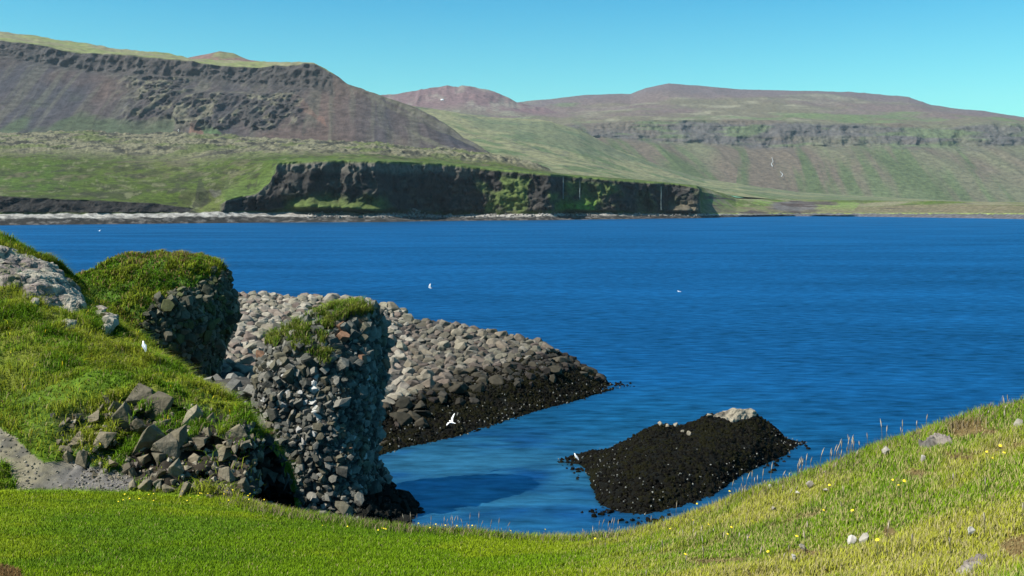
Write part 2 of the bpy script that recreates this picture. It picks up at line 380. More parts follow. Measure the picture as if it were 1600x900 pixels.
i = np.arange(DD.size).reshape(DD.shape); q = np.stack([i[:-1, :-1], i[:-1, 1:], i[1:, 1:], i[1:, :-1]], -1).reshape(-1, 4)
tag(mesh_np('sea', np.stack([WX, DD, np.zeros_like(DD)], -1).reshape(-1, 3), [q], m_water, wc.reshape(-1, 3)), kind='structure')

# ================================================================ FAR TERRAIN
far_mat = ground_mat('far_ground', .045, .5, .6, .06, dist=9)
def wd_(py): return H * F / (py - HZ)
# ---- left table mountain
px = cols_px(-60, 900, 1.5, -1500, 900, 40)
sil = [(-1500, 60, 3500), (-400, 45, 3600), (0, 50, 3600), (60, 57, 3600), (130, 68, 3550), (190, 78, 3500), (260, 84, 3450), (300, 92, 3400), (400, 97, 3350), (430, 97, 3300), (490, 98, 3150), (510, 108, 3060), (545, 130, 3000), (600, 152, 2900), (650, 168, 2850), (680, 183, 2800), (720, 212, 2700), (760, 236, 2600), (800, 255, 2500), (900, 290, 2400)]
top = [(-1500, 80, 3050), (0, 64, 3080), (60, 70, 3080), (100, 80, 3080), (200, 87, 3070), (300, 97, 3060), (350, 104, 3060), (400, 106, 3060), (450, 101, 3060), (490, 100, 3050), (510, 110, 3030), (545, 132, 2980), (600, 154, 2880), (650, 170, 2830), (680, 185, 2780), (720, 214, 2680), (760, 238, 2580), (800, 257, 2480), (900, 292, 2380)]
bot = [(-1500, 110, 3010), (0, 88, 3030), (100, 104, 3030), (200, 118, 3020), (300, 122, 3020), (400, 132, 3020), (500, 138, 3000), (545, 150, 2940), (600, 168, 2850), (650, 183, 2800), (720, 222, 2650), (760, 243, 2560), (800, 262, 2460), (900, 296, 2360)]
mid = [(-1500, 170, 2750), (0, 150, 2760), (500, 185, 2740), (600, 200, 2680), (700, 225, 2560), (760, 246, 2500), (800, 264, 2440), (900, 298, 2340)]
bas = [(-1500, 235, 2450), (0, 225, 2450), (300, 232, 2450), (500, 238, 2450), (700, 252, 2430), (800, 272, 2400), (900, 300, 2320)]
bk = [(x, y + 30, d + 900) for x, y, d in sil]
S = Sheet(px, [bas, mid, bot, top, sil, bk], [55, 60, 30, 16, 8])
P = S.P; X, Y, Z = P[..., 0].copy(), P[..., 1].copy(), P[..., 2].copy(); PX, PY = S.proj(); B = S.B
cl = sstep(1.7, 2.05, B) * (1 - sstep(2.95, 3.1, B)) * (PX < 520) + .35 * sstep(1.7, 2.05, B) * (1 - sstep(2.95, 3.1, B)) * (PX >= 520)
crag = sstep(.25, .75, B) * (1 - sstep(1.9, 2.1, B)) * sstep(150, 260, PX) * (1 - sstep(430, 500, PX - (PY - 130) * .35))
crag = np.clip(crag * (.25 + sstep(-.3, .1, fbm(X * .008, Z * .008, 0, 3, 8))), 0, 1)
rg = ridge(X * .022, Z * .006, 0, 4, 2)
S.P[..., 1] -= cl * (rg * 10 + 16 * ridge(X * .035, Z * .03, 0, 5, 22) + 16 * fbm(X * .05, Z * .05, 0, 4, 23)) - cl * 8
S.P[..., 1] -= crag * (ridge(X * .018, Z * .011, 0, 5, 4) * 52 + ridge(X * .07, Z * .05, 0, 4, 6) * 28)
S.P[..., 2] += (1 - cl) * (fbm(X * .006, Y * .006, 0, 5, 3) * 14 + ridge(X * .02 + Z * .01, Z * .004, 0, 4, 33) * 5) * sstep(.1, .6, B) * (1 - .75 * sstep(2.9, 3.1, B))
S.P[..., 2] += sstep(2.9, 3, B) * fbm(X * .02, Y * .02, 0, 4, 9) * 5
stripe = fbm(X * .012 + Z * .004, Z * .0016, 0, 5, 11)
st2 = fbm(X * .05 + Z * .018, Z * .004, 0, 4, 21)
c = np.zeros(P.shape); c[:] = (.056, .044, .043)
c = mix(c, (.040, .037, .043), sstep(-.3, .3, stripe))
c = mix(c, (.085, .054, .042), .55 * sstep(.12, .42, fbm(X * .004, Z * .003, 0, 4, 31)) * (1 - crag))
c = mix(c, (.085, .08, .06), .5 * sstep(.05, .4, st2))
c = mix(c, (.10, .095, .065), .65 * sstep(500, 600, PX) * sstep(.0, .3, fbm((X * .5 + Z) * .035, X * .0015, 0, 4, 71)))
c = mix(c, (.05, .07, .033), .7 * sstep(.25, .5, fbm(X * .008, Z * .01, 0, 4, 41) + .3 * (1 - sstep(.1, .7, B))) * (1 - sstep(.6, 1.3, B)))
c = mix(c, (.065, .11, .04), .8 * inpoly(PX + 6 * st2, PY, [(316, 183), (322, 183), (352, 218), (318, 222)]))
c = mix(c, (.17, .09, .06), .7 * inpoly(PX + 6 * st2, PY, [(310, 183), (317, 183), (318, 222), (290, 220)]))
c = mix(c, (.14, .075, .055), .5 * inpoly(PX + 14 * st2 + 8 * stripe, PY + 9 * st2, [(445, 152), (470, 150), (512, 205), (490, 190)]))
c = mix(c, (.047, .042, .040), np.clip(crag + cl, 0, 1) * .85)
c = mix(c, (.12, .11, .075), np.clip(crag, 0, 1) * sstep(.1, .35, fbm(X * .05, Z * .05, 0, 3, 51)) * .8)
c = mix(c, (.15, .165, .06), sstep(2.95, 3.08, B) * (PX < 520))
c = mix(c, (.17, .15, .09), sstep(2.95, 3.08, B) * (PX < 520) * sstep(-.1, .3, fbm(X * .012, Y * .012, 0, 4, 61)) * .8)
tag(S.build('table_mountain', far_mat, c), kind='structure')
# small red knoll on the plateau behind
px = np.arange(250, 460, 3.)
S = Sheet(px, [[(250, 100, 3500), (460, 104, 3500)], [(250, 98, 3700), (290, 92, 3700), (318, 86, 3700), (343, 80, 3700), (365, 84, 3700), (390, 94, 3700), (460, 104, 3700)], [(250, 110, 4000), (460, 112, 4000)]], [14, 8])
S.P[..., 2] += 6 * fbm(S.P[..., 0] * .01, S.P[..., 1] * .01, 0, 4, 3)
c = np.zeros(S.P.shape); c[:] = (.15, .09, .075); c = mix(c, (.13, .13, .06), sstep(0, .3, fbm(S.P[..., 0] * .01, S.P[..., 2] * .02, 0, 3, 5)))
tag(S.build('hill', far_mat, c), kind='structure')
# ---- brown crater peak
px = np.arange(520, 900, 2.)
S = Sheet(px, [[(520, 190, 6000), (900, 195, 6000)], [(520, 175, 6600), (640, 166, 6600), (720, 160, 6600), (810, 172, 6600), (900, 185, 6600)],
  [(520, 170, 7000), (560, 160, 7000), (600, 150, 7000), (650, 141, 7000), (690, 137, 7000), (700, 135, 7000), (716, 137, 7000), (722, 135, 7000), (745, 138, 7000), (780, 147, 7000), (810, 160, 7000), (900, 180, 7000)], [(520, 190, 7800), (900, 200, 7800)]], [20, 26, 6])
X, Y, Z = [S.P[..., k].copy() for k in range(3)]
S.P[..., 2] += fbm(X * .004, Y * .004, 0, 5, 3) * 26 * (S.B > .2); S.P[..., 1] -= ridge(X * .008, Z * .004, 0, 4, 2) * 60 * sstep(.8, 1.6, S.B)
c = np.zeros(S.P.shape); c[:] = (.12, .075, .075); c = mix(c, (.17, .15, .12), sstep(0, .35, fbm(X * .006, Z * .012, 0, 5, 7)) * .8)
c = mix(c, (.115, .12, .07), (1 - sstep(.3, 1.1, S.B)) * .7)
tag(S.build('crater_hill', far_mat, c), kind='structure')
p0, _ = S.locate(691, 156)
# ---- far right mountain
px = cols_px(560, 1660, 1.5, 560, 2600, 40)
sil = [(560, 185, 7600), (640, 180, 7600), (700, 168, 7600), (810, 160, 7600), (860, 157, 7700), (900, 152, 7800), (960, 148, 7900), (985, 147, 8000), (1008, 138, 8000), (1045, 130, 8000), (1080, 133, 8000), (1150, 140, 8000), (1250, 144, 8000), (1330, 144, 8000), (1400, 150, 8000), (1420, 152, 7900), (1455, 165, 7600), (1500, 170, 7400), (1560, 178, 7100), (1600, 184, 7000), (2000, 215, 6500), (2600, 250, 6500)]
mid2 = [(560, 190, 6600), (700, 178, 6600), (900, 178, 6700), (1000, 170, 6800), (1200, 172, 6600), (1400, 180, 6400), (1600, 189, 6200), (2000, 222, 5900), (2600, 258, 6000)]
top = [(560, 212, 5300), (700, 196, 5300), (900, 195, 5300), (1000, 188, 5300), (1100, 187, 5300), (1250, 191, 5300), (1400, 193, 5300), (1450, 198, 5300), (1550, 192, 5300), (1600, 195, 5300), (2000, 230, 5300), (2600, 262, 5500)]
bot = [(560, 225, 5150), (700, 206, 5150), (900, 214, 5150), (1000, 219, 5150), (1200, 231, 5150), (1400, 226, 5150), (1600, 229, 5150), (2000, 250, 5150), (2600, 275, 5300)]
bas = [(560, 270, 4300), (700, 262, 4300), (950, 275, 4300), (1100, 300, 4300), (1250, 312, 4300), (1400, 316, 4300), (1600, 322, 4300), (2000, 324, 4300), (2600, 324, 4500)]
S = Sheet(px, [bas, bot, top, mid2, sil, [(x, y + 40, d + 1200) for x, y, d in sil]], [60, 36, 26, 30, 8])
X, Y, Z = [S.P[..., k].copy() for k in range(3)]; B = S.B; PX, PY = S.proj(); B0 = B; Bp = B + .28 * fbm(X * .0022, 0, 0, 4, 91) + .1 * fbm(X * .01, Z * .01, 0, 3, 92)
cl = sstep(.9, 1.1, Bp) * (1 - sstep(1.85, 2.05, Bp)) * sstep(820, 930, PX)
S.P[..., 1] -= cl * (ridge(X * .01, Z * .008, 0, 5, 2) * 26 + 34 * fbm(X * .016, Z * .02, 0, 5, 22) + 12 * fbm(X * .002, Z * .05, 0, 3, 25))
S.P[..., 1] -= (1 - sstep(.85, 1, B)) * B * ridge(X * .0045 + Z * .002, Z * .001, 0, 4, 12) * 90
S.P[..., 2] += (B > 2) * (fbm(X * .0022, Y * .0022, 0, 5, 13) * 34 + ridge(X * .004, Y * .003, 0, 5, 14) * 16) * (1 - .5 * sstep(3.6, 4, B))
c = np.zeros(S.P.shape); c[:] = (.062, .080, .034)
gul = .6 * fbm(X * .018 + Z * .009 * np.where(PX < 1150, 1, -1), Z * .003, 0, 5, 18) + fbm(X * .006 + Z * .003 * np.where(PX < 1150, 1, -1), Z * .0016, 0, 5, 17)
c = mix(c, (.105, .078, .062), sstep(-.15, .25, gul + .25 * sstep(1150, 1600, PX) + .25 * (B - .5)) * .85)
c = mix(c, (.10, .12, .06), .5 * sstep(-.2, .3, fbm(X * .003, Z * .003, 0, 4, 27)))
c = mix(c, (.072, .066, .064), cl * (.35 + .6 * sstep(-.2, .15, fbm(X * .0018, Z * .012, 0, 4, 77))))
c = mix(c, (.08, .10, .05), cl * sstep(.05, .35, fbm(X * .004, Z * .03, 0, 4, 37)) * .9)
up = sstep(2, 2.15, B)
c = mix(c, (.105, .092, .06), up)
c = mix(c, (.19, .175, .12), up * sstep(.1, .35, fbm(X * .004, Y * .006, 0, 5, 67)) * .8)
c = mix(c, (.11, .078, .072), up * sstep(-.15, .25, fbm(X * .0012, Y * .002, 0, 5, 47) + .25 * (B - 3)) * .9)
c = mix(c, (.085, .12, .045), up * sstep(.1, .4, fbm(X * .002, Y * .002, 0, 5, 57) - .15 * (B - 2.5)) * .8)
c = mix(c, (.09, .075, .085), up * sstep(3.3, 3.9, B) * .55)
tag(S.build('far_mountain', far_mat, c), kind='structure')
S_FAR = S
# ---- pale moss-grown lava slope in the valley
px = cols_px(600, 1660, 2, 560, 2600, 40)
back = [(560, 172, 4250), (640, 165, 4250), (690, 172, 4250), (760, 184, 4250), (850, 188, 4250), (905, 203, 4250), (960, 232, 4200), (1040, 262, 4200), (1100, 280, 4200), (1250, 301, 4200), (1400, 309, 4200), (1600, 319, 4200), (2600, 323, 4200)]
mid = [(560, 235, 3000), (690, 222, 3000), (800, 232, 3000), (900, 250, 3000), (1000, 272, 3000), (1100, 291, 3000), (1250, 306, 3000), (1400, 312, 3000), (1600, 320, 3000), (2600, 323, 3000)]
fr = [(560, 275, 1750), (800, 278, 1750), (870, 282, 1750), (1000, 292, 1750), (1090, 302, 1750), (1250, 314, 2000), (1600, 320, 2100), (2600, 323, 2100)]
S = Sheet(px, [fr, mid, back, [(x, y + 20, d + 300) for x, y, d in back]], [70, 60, 4])
X, Y, Z = [S.P[..., k].copy() for k in range(3)]; PX, PY = S.proj()
S.P[..., 2] += (S.B < 2) * (ridge(X * .02, Y * .012, 0, 4, 7) * 3.2 + fbm(X * .004, Y * .004, 0, 3, 3) * 7) * sstep(0, .15, S.B) * (1 - .8 * sstep(1100, 1300, PX))
c = np.zeros(S.P.shape); c[:] = (.165, .16, .085)
c = mix(c, (.075, .105, .045), sstep(-.05, .3, fbm((X + Y * .4) * .012, (Y - X * .4) * .0045, 0, 5, 17)) * .9)
c = mix(c, (.06, .065, .05), sstep(.15, .4, fbm(X * .03, Y * .02, 0, 4, 27)) * .6)
c = mix(c, (.08, .10, .055), sstep(.1, .3, fbm(X * .002, Y * .002, 0, 3, 23)) * .6)
tag(S.build('lava_slope', far_mat, c), kind='structure')

# ---- coast with its cliffs and plateau
coast_mat = ground_mat('coast', .16, .55, .7, .25, dist=2.2)
px = cols_px(-60, 1660, 1.5, -1800, 2600, 40)
wl_ = [(-1800, 395), (-600, 358), (0, 352), (200, 350), (400, 348), (600, 347), (700, 345.3), (860, 344), (960, 342.5), (1090, 341), (1140, 339.5), (1200, 338), (1300, 338), (1450, 340), (1600, 342.5), (2600, 352)]
def wD(x): return wd_(np.interp(x, [a for a, _ in wl_], [b for _, b in wl_]))
water0 = [(x, y + .9, wd_(y) - 2) for x, y in wl_]
ctl = [-1800, -600, 0, 120, 240, 310, 345, 352, 400, 425, 435, 500, 590, 602, 640, 690, 750, 800, 860, 880, 905, 960, 990, 1010, 1020, 1045, 1060, 1090, 1096, 1150, 1250, 1350, 1450, 1600, 2600]
btop = np.interp(ctl, [-1800, 0, 240, 320, 600, 690, 900, 1090, 1150, 1300, 1600, 2600], [360, 333.5, 333, 331, 333, 336, 333, 334, 333.5, 333, 334, 340])
offs = np.interp(ctl, [-600, 0, 240, 345, 352, 425, 435, 590, 602, 690, 750, 860, 880, 905, 960, 1010, 1020, 1045, 1060, 1090, 1150, 1600], [30, 30, 30, 26, 26, 60, 60, 45, 55, 105, 110, 40, 85, 85, 50, 75, 60, 80, 62, 30, 30, 30])
ctop = np.interp(ctl, [-1800, -600, 0, 120, 240, 310, 345, 352, 400, 425, 435, 460, 560, 700, 780, 870, 1000, 1060, 1090, 1096, 1150, 1200, 1250, 1330, 1400, 1600, 2600], [310, 305, 306, 312, 317, 327, 318, 314, 302, 286, 254, 250, 250, 256, 265, 273, 284, 287, 294, 312, 324, 321, 320, 325, 319, 321, 325])
D0 = np.array([wD(x) for x in ctl]) + offs
cb = [(x, y, d) for x, y, d in zip(ctl, btop, D0)]
bm_ = [(x, y * .45 + np.interp(x, [a for a, _ in wl_], [b for _, b in wl_]) * .55, d - o * .6) for (x, y, d), o in zip(cb, offs)]
ct = [(x, y, d + (9 if 350 < x < 1093 else (14 if x < 1093 else 90))) for x, y, d in zip(ctl, ctop, D0)]
g1 = [(-1800, 290, 950), (0, 290, 960), (120, 296, 960), (240, 303, 970), (310, 305, 980), (352, 290, 1040), (400, 272, 1060), (425, 258, 1080), (470, 248, 1110), (590, 247.5, 1130), (700, 253, 1260), (780, 262, 1300), (870, 271, 1330), (1000, 281, 1400), (1090, 290, 1450), (1096, 300, 1500), (1150, 312, 1800), (1250, 314, 1880), (1350, 316, 1850), (1450, 315, 1650), (1600, 318, 1500), (2600, 322, 1400)]
g2 = [(-1800, 255, 1250), (0, 250, 1150), (120, 255, 1150), (240, 262, 1150), (310, 262, 1160), (360, 252, 1180), (425, 246, 1200), (520, 246, 1220), (590, 245, 1240), (700, 249, 1370), (780, 258, 1420), (850, 268.5, 1420), (870, 271.5, 1440), (1000, 281.5, 1500), (1090, 291, 1560), (1150, 309, 1900), (1250, 313, 2000), (1600, 317, 1800), (2600, 322, 1600)]
g3 = [(-1800, 220, 1700), (0, 226, 1450), (200, 230, 1450), (350, 236, 1450), (480, 236, 1420), (590, 236, 1420), (700, 240, 1500), (780, 249, 1500), (830, 258, 1500), (858, 268, 1500), (870, 272, 1500), (1000, 282, 1600), (1090, 292, 1650), (1150, 309, 2000), (1250, 313, 2100), (1600, 317, 1900), (2600, 322, 1800)]
g4 = [(-1800, 205, 2100), (0, 209, 1800), (60, 209, 1800), (140, 207, 1800), (250, 210, 1800), (350, 213, 1800), (480, 222, 1750), (590, 225, 1750), (660, 235, 1700), (720, 237, 1680), (780, 246, 1650), (830, 256, 1620), (858, 268, 1600), (872, 273, 1600), (1000, 284, 1750), (1090, 296, 1750), (1150, 311, 2100), (1250, 315, 2200), (1600, 319, 2100), (2600, 323, 2100)]
g5 = [(x, y + 18, d + 350) for x, y, d in g4]
S = Sheet(px, [water0, bm_, cb, ct, g1, g2, g3, g4, g5], [8, 10, 52, 14, 22, 26, 30, 6])
X, Y, Z = [S.P[..., k].copy() for k in range(3)]; B = S.B; PX, PY = S.proj()
cliffm = sstep(1.98, 2.12, B) * (1 - sstep(2.93, 3.05, B))
tall = sstep(338, 356, PX) * (1 - sstep(1088, 1096, PX)); low = 1 - sstep(290, 318, PX)
right = sstep(1093, 1110, PX)
cs = fbm(X * .05, Z * .02, Y * .01, 5, 3); cr_ = ridge(X * .045, Z * .014, 0, 5, 4)
blk = ridge(X * .06 + .3 * noise(X * .02, Z * .05), Z * .05, Y * .02, 5, 6); bl2 = fbm(X * .12, Z * .13, Y * .05, 4, 16)
S.P[..., 1] -= cliffm * tall * (cr_ * 6 + cs * 9 + blk * 9 + bl2 * 9) + cliffm * low * (cr_ * 4 + bl2 * 7)
S.P[..., 0] += cliffm * tall * 5 * fbm(X * .07, Z * .07, Y * .05, 3, 26)
# green talus fans at the foot of the tall cliff
for (fx, fy, fw, fh) in ((505, 305, 60, 26), (560, 312, 40, 20), (900, 312, 34, 24), (585, 318, 30, 12), (1060, 322, 34, 14), (660, 326, 26, 9)):
    k = np.clip(1 - np.abs(PX - fx) / fw, 0, 1) * cliffm * (1 - sstep(fh * .4, fh, 334 - PY))
    S.P[..., 1] -= k * 26
S.P[..., 2] += sstep(.0, .5, B) * (1 - sstep(2, 2.1, B)) * fbm(X * .12, Y * .12, 0, 4, 9) * 1.5
pl = sstep(3.0, 3.2, B)
rough_ = sstep(5.0, 5.8, B + .35 * fbm(X * .01, Y * .006, 0, 4, 19)) * (1 - right)
S.P[..., 2] += pl * (fbm(X * .01, Y * .006, 0, 4, 13) * 5 * sstep(3.2, 4.5, B)) * (1 - sstep(860, 880, PX) * .9)
S.P[..., 2] += pl * (1 - right) * sstep(3.3, 4.3, B) * 2.2 * fbm(X * .07, Y * .04, 0, 4, 44) * (1 - sstep(860, 880, PX))
S.P[..., 2] += rough_ * (ridge(X * .05, Y * .02, 0, 4, 14) * 5 + 3.5 * fbm(X * .18, Y * .08, 0, 3, 24)) * (1 - sstep(850, 870, PX))
S.P[..., 2] += right * sstep(3, 4, B) * ridge(X * .015, Y * .02, 0, 4, 15) * 1.5
c = np.zeros(S.P.shape); c[:] = (.070, .100, .016)
n1 = fbm(X * .012, Y * .008, 0, 5, 33); n2 = fbm(X * .08, Y * .04, 0, 4, 43); n3 = fbm(X * .04, Z * .04, Y * .01, 4, 53)
c = mix(c, (.115, .13, .036), sstep(-.15, .25, n1) * .8)
c = mix(c, (.055, .10, .014), sstep(.05, .35, fbm(X * .008, Y * .01, 0, 3, 63)) * .7)
c = mix(c, (.05, .055, .022), sstep(-.03, .22, fbm(X * .06, Y * .035, 0, 5, 93)) * .75)
c = mix(c, (.19, .185, .10), sstep(.2, .3, fbm(X * .12, Y * .06, 0, 4, 95)) * .6)
c = mix(c, (.12, .105, .06), sstep(.1, .4, n2 + .6 * n1 + .15 * (B - 4.5)) * .75)
c = mix(c, (.21, .19, .125), rough_ * .85); c = mix(c, (.04, .04, .032), rough_ * sstep(-.02, .22, n2) * .9)
c = mix(c, (.11, .13, .045), rough_ * sstep(.1, .35, fbm(X * .02, Y * .012, 0, 3, 73)) * .9)
beach = 1 - sstep(1.96, 2.02, B)
bc = mix(np.broadcast_to((.025, .023, .02), c.shape), (.30, .28, .25), sstep(1.18, 1.36, B + .2 * n2))
bc = mix(bc, (.12, .11, .10), sstep(.0, .3, fbm(X * .2, Y * .2, 0, 3, 83)) * .7)
bc = mix(bc, (.085, .08, .085), sstep(1110, 1200, PX)); c = mix(c, bc, beach)
c = mix(c, (.030, .027, .025), cliffm * (tall + low)); c = mix(c, (.07, .062, .052), cliffm * tall * sstep(.1, .35, fbm(X * .09, Z * .12, 0, 4, 96)) * .8)
c = mix(c, (.13, .115, .095), cliffm * tall * sstep(2.72, 2.85, B + .1 * n3) * (1 - sstep(700, 760, PX)) * .8)
moss = np.clip(sstep(740, 760, PX) * (1 - sstep(955, 985, PX)) + .35 * sstep(985, 1000, PX), 0, 1)
c = mix(c, (.085, .115, .03), cliffm * tall * moss * sstep(-.25, .15, n3) * (1 - sstep(2.75, 2.95, B)) * .85)
c = mix(c, (.085, .115, .03), cliffm * tall * (1 - sstep(2.15, 2.42, B + .2 * n3)) * sstep(440, 460, PX) * (1 - sstep(590, 620, PX)) * .9)
c = mix(c, (.07, .15, .02), cliffm * tall * (1 - sstep(2.2, 2.45, B)) * sstep(862, 880, PX) * (1 - sstep(920, 940, PX)))
c = mix(c, (.10, .085, .06), cliffm * tall * (1 - sstep(2.2, 2.5, B + .3 * n3)) * sstep(1040, 1050, PX))
c = mix(c, (.09, .13, .03), sstep(2.92, 3.0, B) * (1 - sstep(3.3, 4.2, B)) * tall)
c = mix(c, (.13, .105, .07), cliffm * right * .8)
c = mix(c, (.16, .145, .09), right * sstep(3, 3.1, B) * sstep(-.3, .1, n1) * .9)
c = mix(c, (.12, .17, .045), right * sstep(1.9, 3.4, B) * (1 - sstep(3.6, 4.5, B)) * inpoly(PX, PY, [(1100, 300), (1360, 300), (1330, 334), (1100, 334)]) * sstep(-.2, .2, n1 + n2) * .9)
c = mix(c, (.17, .2, .06), right * sstep(1.75, 1.9, B) * (1 - sstep(2.0, 2.1, B)))
c = mix(c, (.10, .09, .085), right * sstep(0, .5, 1 - ((PX - 1240) / 42) ** 2 - ((PY - 322) / 9) ** 2 + .5 * n2))
c = mix(c, (.06, .045, .04), right * (B > 1.9) * (B < 4) * sstep(.25, .4, fbm(X * .015, Z * .25, 0, 3, 98)))
c = mix(c, (.13, .12, .10), (1 - beach) * inpoly(PX + 4 * n3, PY + 3 * n2, [(314, 278), (322, 280), (342, 296), (346, 306), (338, 318), (328, 306)]) * sstep(-.2, .2, n2) * .7)
c = mix(c, (.035, .032, .028), (1 - beach) * inpoly(PX + 4 * n3, PY + 3 * n2, [(310, 280), (315, 280), (324, 310), (316, 326), (300, 325), (308, 300)]) * .6)
c = c * (1 - .27 * (1 - beach) * (1 - right) * (1 - .5 * cliffm))[..., None]; c = mix(c, (.03, .03, .018), pl * (1 - right) * (1 - rough_ * .5) * sstep(.22, .4, fbm(X * .09, Y * .05, 0, 5, 97)) * .8)
tag(S.build('coast', coast_mat, c), kind='structure')
S_COAST = S
# boulders heaped on the far beach
far_rock = rock_mat('far_rock', None, .6, .4, .3, vcol=True)
pos = []; sz = []; cc = []
for k in range(420):
    x = rng.uniform(480, 1110) if k > 90 else rng.normal(652, 14); i = int(np.argmin(abs(S.px - x))); j = int(rng.integers(8, 19))
    q_ = S.P[j, i].copy(); s_ = rng.uniform(.8, 2.2); q_[2] += .3 + (rng.uniform(0, 6) * max(0, 1 - abs(x - 652) / 26) if k <= 90 else 0)
    pos.append(q_); sz.append(s_); cc.append(np.array((.14, .13, .12)) * rng.uniform(.4, 1.5))
tag(heap('beach_rubble', np.array(pos), sz, BASALT_LO, FI2, np.array(cc), far_rock), kind='stuff')

# ---- waterfalls
m_fall = plain('falling_water', (.42, .45, .46), .4)
def waterfall(pts, width, label, sheet, dy=3, cat='waterfall'):
    V = []; n = len(pts)
    for (x, y) in pts:
        q_, nn = sheet.locate(x, y, 4)
        D = q_[1] - dy; c_ = np.array(W(x, y, D)); wv = width * random.uniform(.7, 1.3)
        V += [c_ + (-wv / 2, 0, 0), c_ + (0, -wv * .35, 0), c_ + (wv / 2, 0, 0), c_ + (0, wv * .35, 0)]
    Fc = [[a * 4 + k, a * 4 + (k + 1) % 4, a * 4 + 4 + (k + 1) % 4, a * 4 + 4 + k] for a in range(n - 1) for k in range(4)] + [[0, 1, 2, 3], [n * 4 - 1, n * 4 - 2, n * 4 - 3, n * 4 - 4]]
    return tag(mesh_np('waterfall', np.array(V), [np.array(Fc)], m_fall), label, cat)
m_thin = plain('thin_falling_water', (.09, .125, .12), .4)
def fall_in(x, y0, y1, label):
    o = waterfall([(x, y0), (x + .2, (2 * y0 + y1) / 3), (x - .2, (y0 + 2 * y1) / 3), (x + .1, y1)], 1.1, label, S_COAST, 5); o.data.materials[0] = m_thin
fall_in(1033, 291, 328, 'thin grey waterfall dropping down the dark cliff near its far point')
fall_in(906, 280, 312, 'thin waterfall beside the bright green fan at the foot of the cliff')
fall_in(880, 276, 311, 'faint green tinged waterfall in the shaded notch of the mossy cliff')
waterfall([(1206, 246), (1208, 252), (1205, 256), (1207, 260)], 3, 'upper white ribbon of a waterfall high on the far mountain slope', S_FAR, 12)
waterfall([(1219, 268), (1223, 272), (1221, 276)], 3, 'lower white ribbon of a waterfall on the far green mountain slope', S_FAR, 12)
m_snow = plain('snow', (.8, .82, .85), .8)
o = mesh_np('snow_patch', ICO2 * np.array([11, 10, 6]) + np.array(W(691, 156, 6450)), [FI2], m_snow); tag(o, kind='structure')
# poles on the lava ridge
m_pole = plain('weathered_white_wood', (.6, .58, .52), .7)
def pole(x, y0, y1, D, label):
    b0 = np.array(W(x, y1 + 1.5, D)); hgt = (y1 + 1.5 - y0) / F * D
    V = []; ang = np.arange(8) / 8 * 2 * math.pi
    for z, r in ((0, .55), (hgt * .5, .5), (hgt, .42)):
        V += [b0 + (math.cos(a) * r, math.sin(a) * r, z) for a in ang]
    Fc = [[l * 8 + k, l * 8 + (k + 1) % 8, l * 8 + 8 + (k + 1) % 8, l * 8 + 8 + k] for l in range(2) for k in range(8)]
    e = bpy.data.objects.new('utility_pole', None); COL.objects.link(e); tag(e, label, 'pole', 'poles on the lava ridge')
    mesh_np('post', np.array(V), [np.array(Fc), np.array([[16, 17, 18, 19, 20, 21, 22, 23]])], m_pole, parent=e)
    cb_ = np.array([[sx * 1.6, sy * .3, sz_ * .3] for sx in (-1, 1) for sy in (-1, 1) for sz_ in (-1, 1)]) + b0 + (0, -.8, hgt * .88)
    mesh_np('crossarm', cb_, [np.array([[0, 1, 3, 2], [4, 6, 7, 5], [0, 4, 5, 1], [2, 3, 7, 6], [0, 2, 6, 4], [1, 5, 7, 3]])], m_pole, parent=e)
pole(279, 202, 213, 1790, 'taller white pole on the lava ridge below the reddish scree')
pole(181, 206, 211, 1790, 'short white pole on the grassy lava ridge, nearer the left end')

# ================================================================ BREAKWATER
px = np.arange(150, 990, 4.)
crest = [(150, 452, 88), (345, 455, 88), (400, 453, 88), (450, 456, 88), (520, 458, 87), (580, 464, 86), (620, 476, 85), (650, 496, 84), (700, 501, 84), (780, 514, 83), (850, 531, 82), (895, 556, 81), (935, 580, 80), (975, 599.5, 79.2), (990, 605, 79)]
b1 = [(150, 500, 74), (350, 500, 74), (450, 505, 76), (600, 530, 77), (650, 540, 77), (700, 540, 77.5), (800, 540, 78.5), (850, 548, 78.5), (895, 565, 79), (935, 586, 78.6), (975, 601, 78.6), (990, 606, 78.8)]
b2 = [(150, 545, 62), (300, 565, 59), (380, 580, 59), (450, 590, 60), (600, 632, 62.5), (640, 622, 64), (700, 604, 67.5), (750, 590, 70), (800, 577, 72.5), (850, 570, 74), (895, 580, 76), (935, 594, 77.5), (975, 603, 78), (990, 608, 78.5)]
wl2 = [(590, 712), (640, 697), (700, 686), (760, 668), (830, 645), (900, 626), (945, 612), (975, 604), (990, 604)]
b3 = [(150, 640, 50), (300, 640, 50), (380, 680, 49), (450, 730, 50), (540, 732, 53)] + [(x, y + 1, wd_(y)) for x, y in wl2]
b4 = [(x, y + 16, d - .8) for x, y, d in b3]
bk = [(x, y + 40, d + 9) for x, y, d in crest]
S = Sheet(px, [b4, b3, b2, b1, crest, bk], [4, 26, 26, 26, 10])
X, Y, Z = [S.P[..., k].copy() for k in range(3)]
S.P[..., 2] += fbm(X * .5, Y * .5, 0, 4, 3) * .35 * sstep(.8, 1.3, S.B) - .35 * (S.B > 1.2)
weed_c = np.array((.003, .003, .0015))
wet = 1 - sstep(1.55, 1.9, S.B) if False else (Z < 2.0)
c = mix(np.broadcast_to((.05, .045, .04), S.P.shape), weed_c, np.clip((2.2 - Z) / .6, 0, 1))
core_mat = ground_mat('dark_stone_core', 2, .4, .6, 4, dist=.1)
bw = S.build('breakwater', core_mat, c)
tag(bw, 'long curving breakwater heaped with grey boulders and dark with weed along its foot', 'breakwater')
S_BW = S
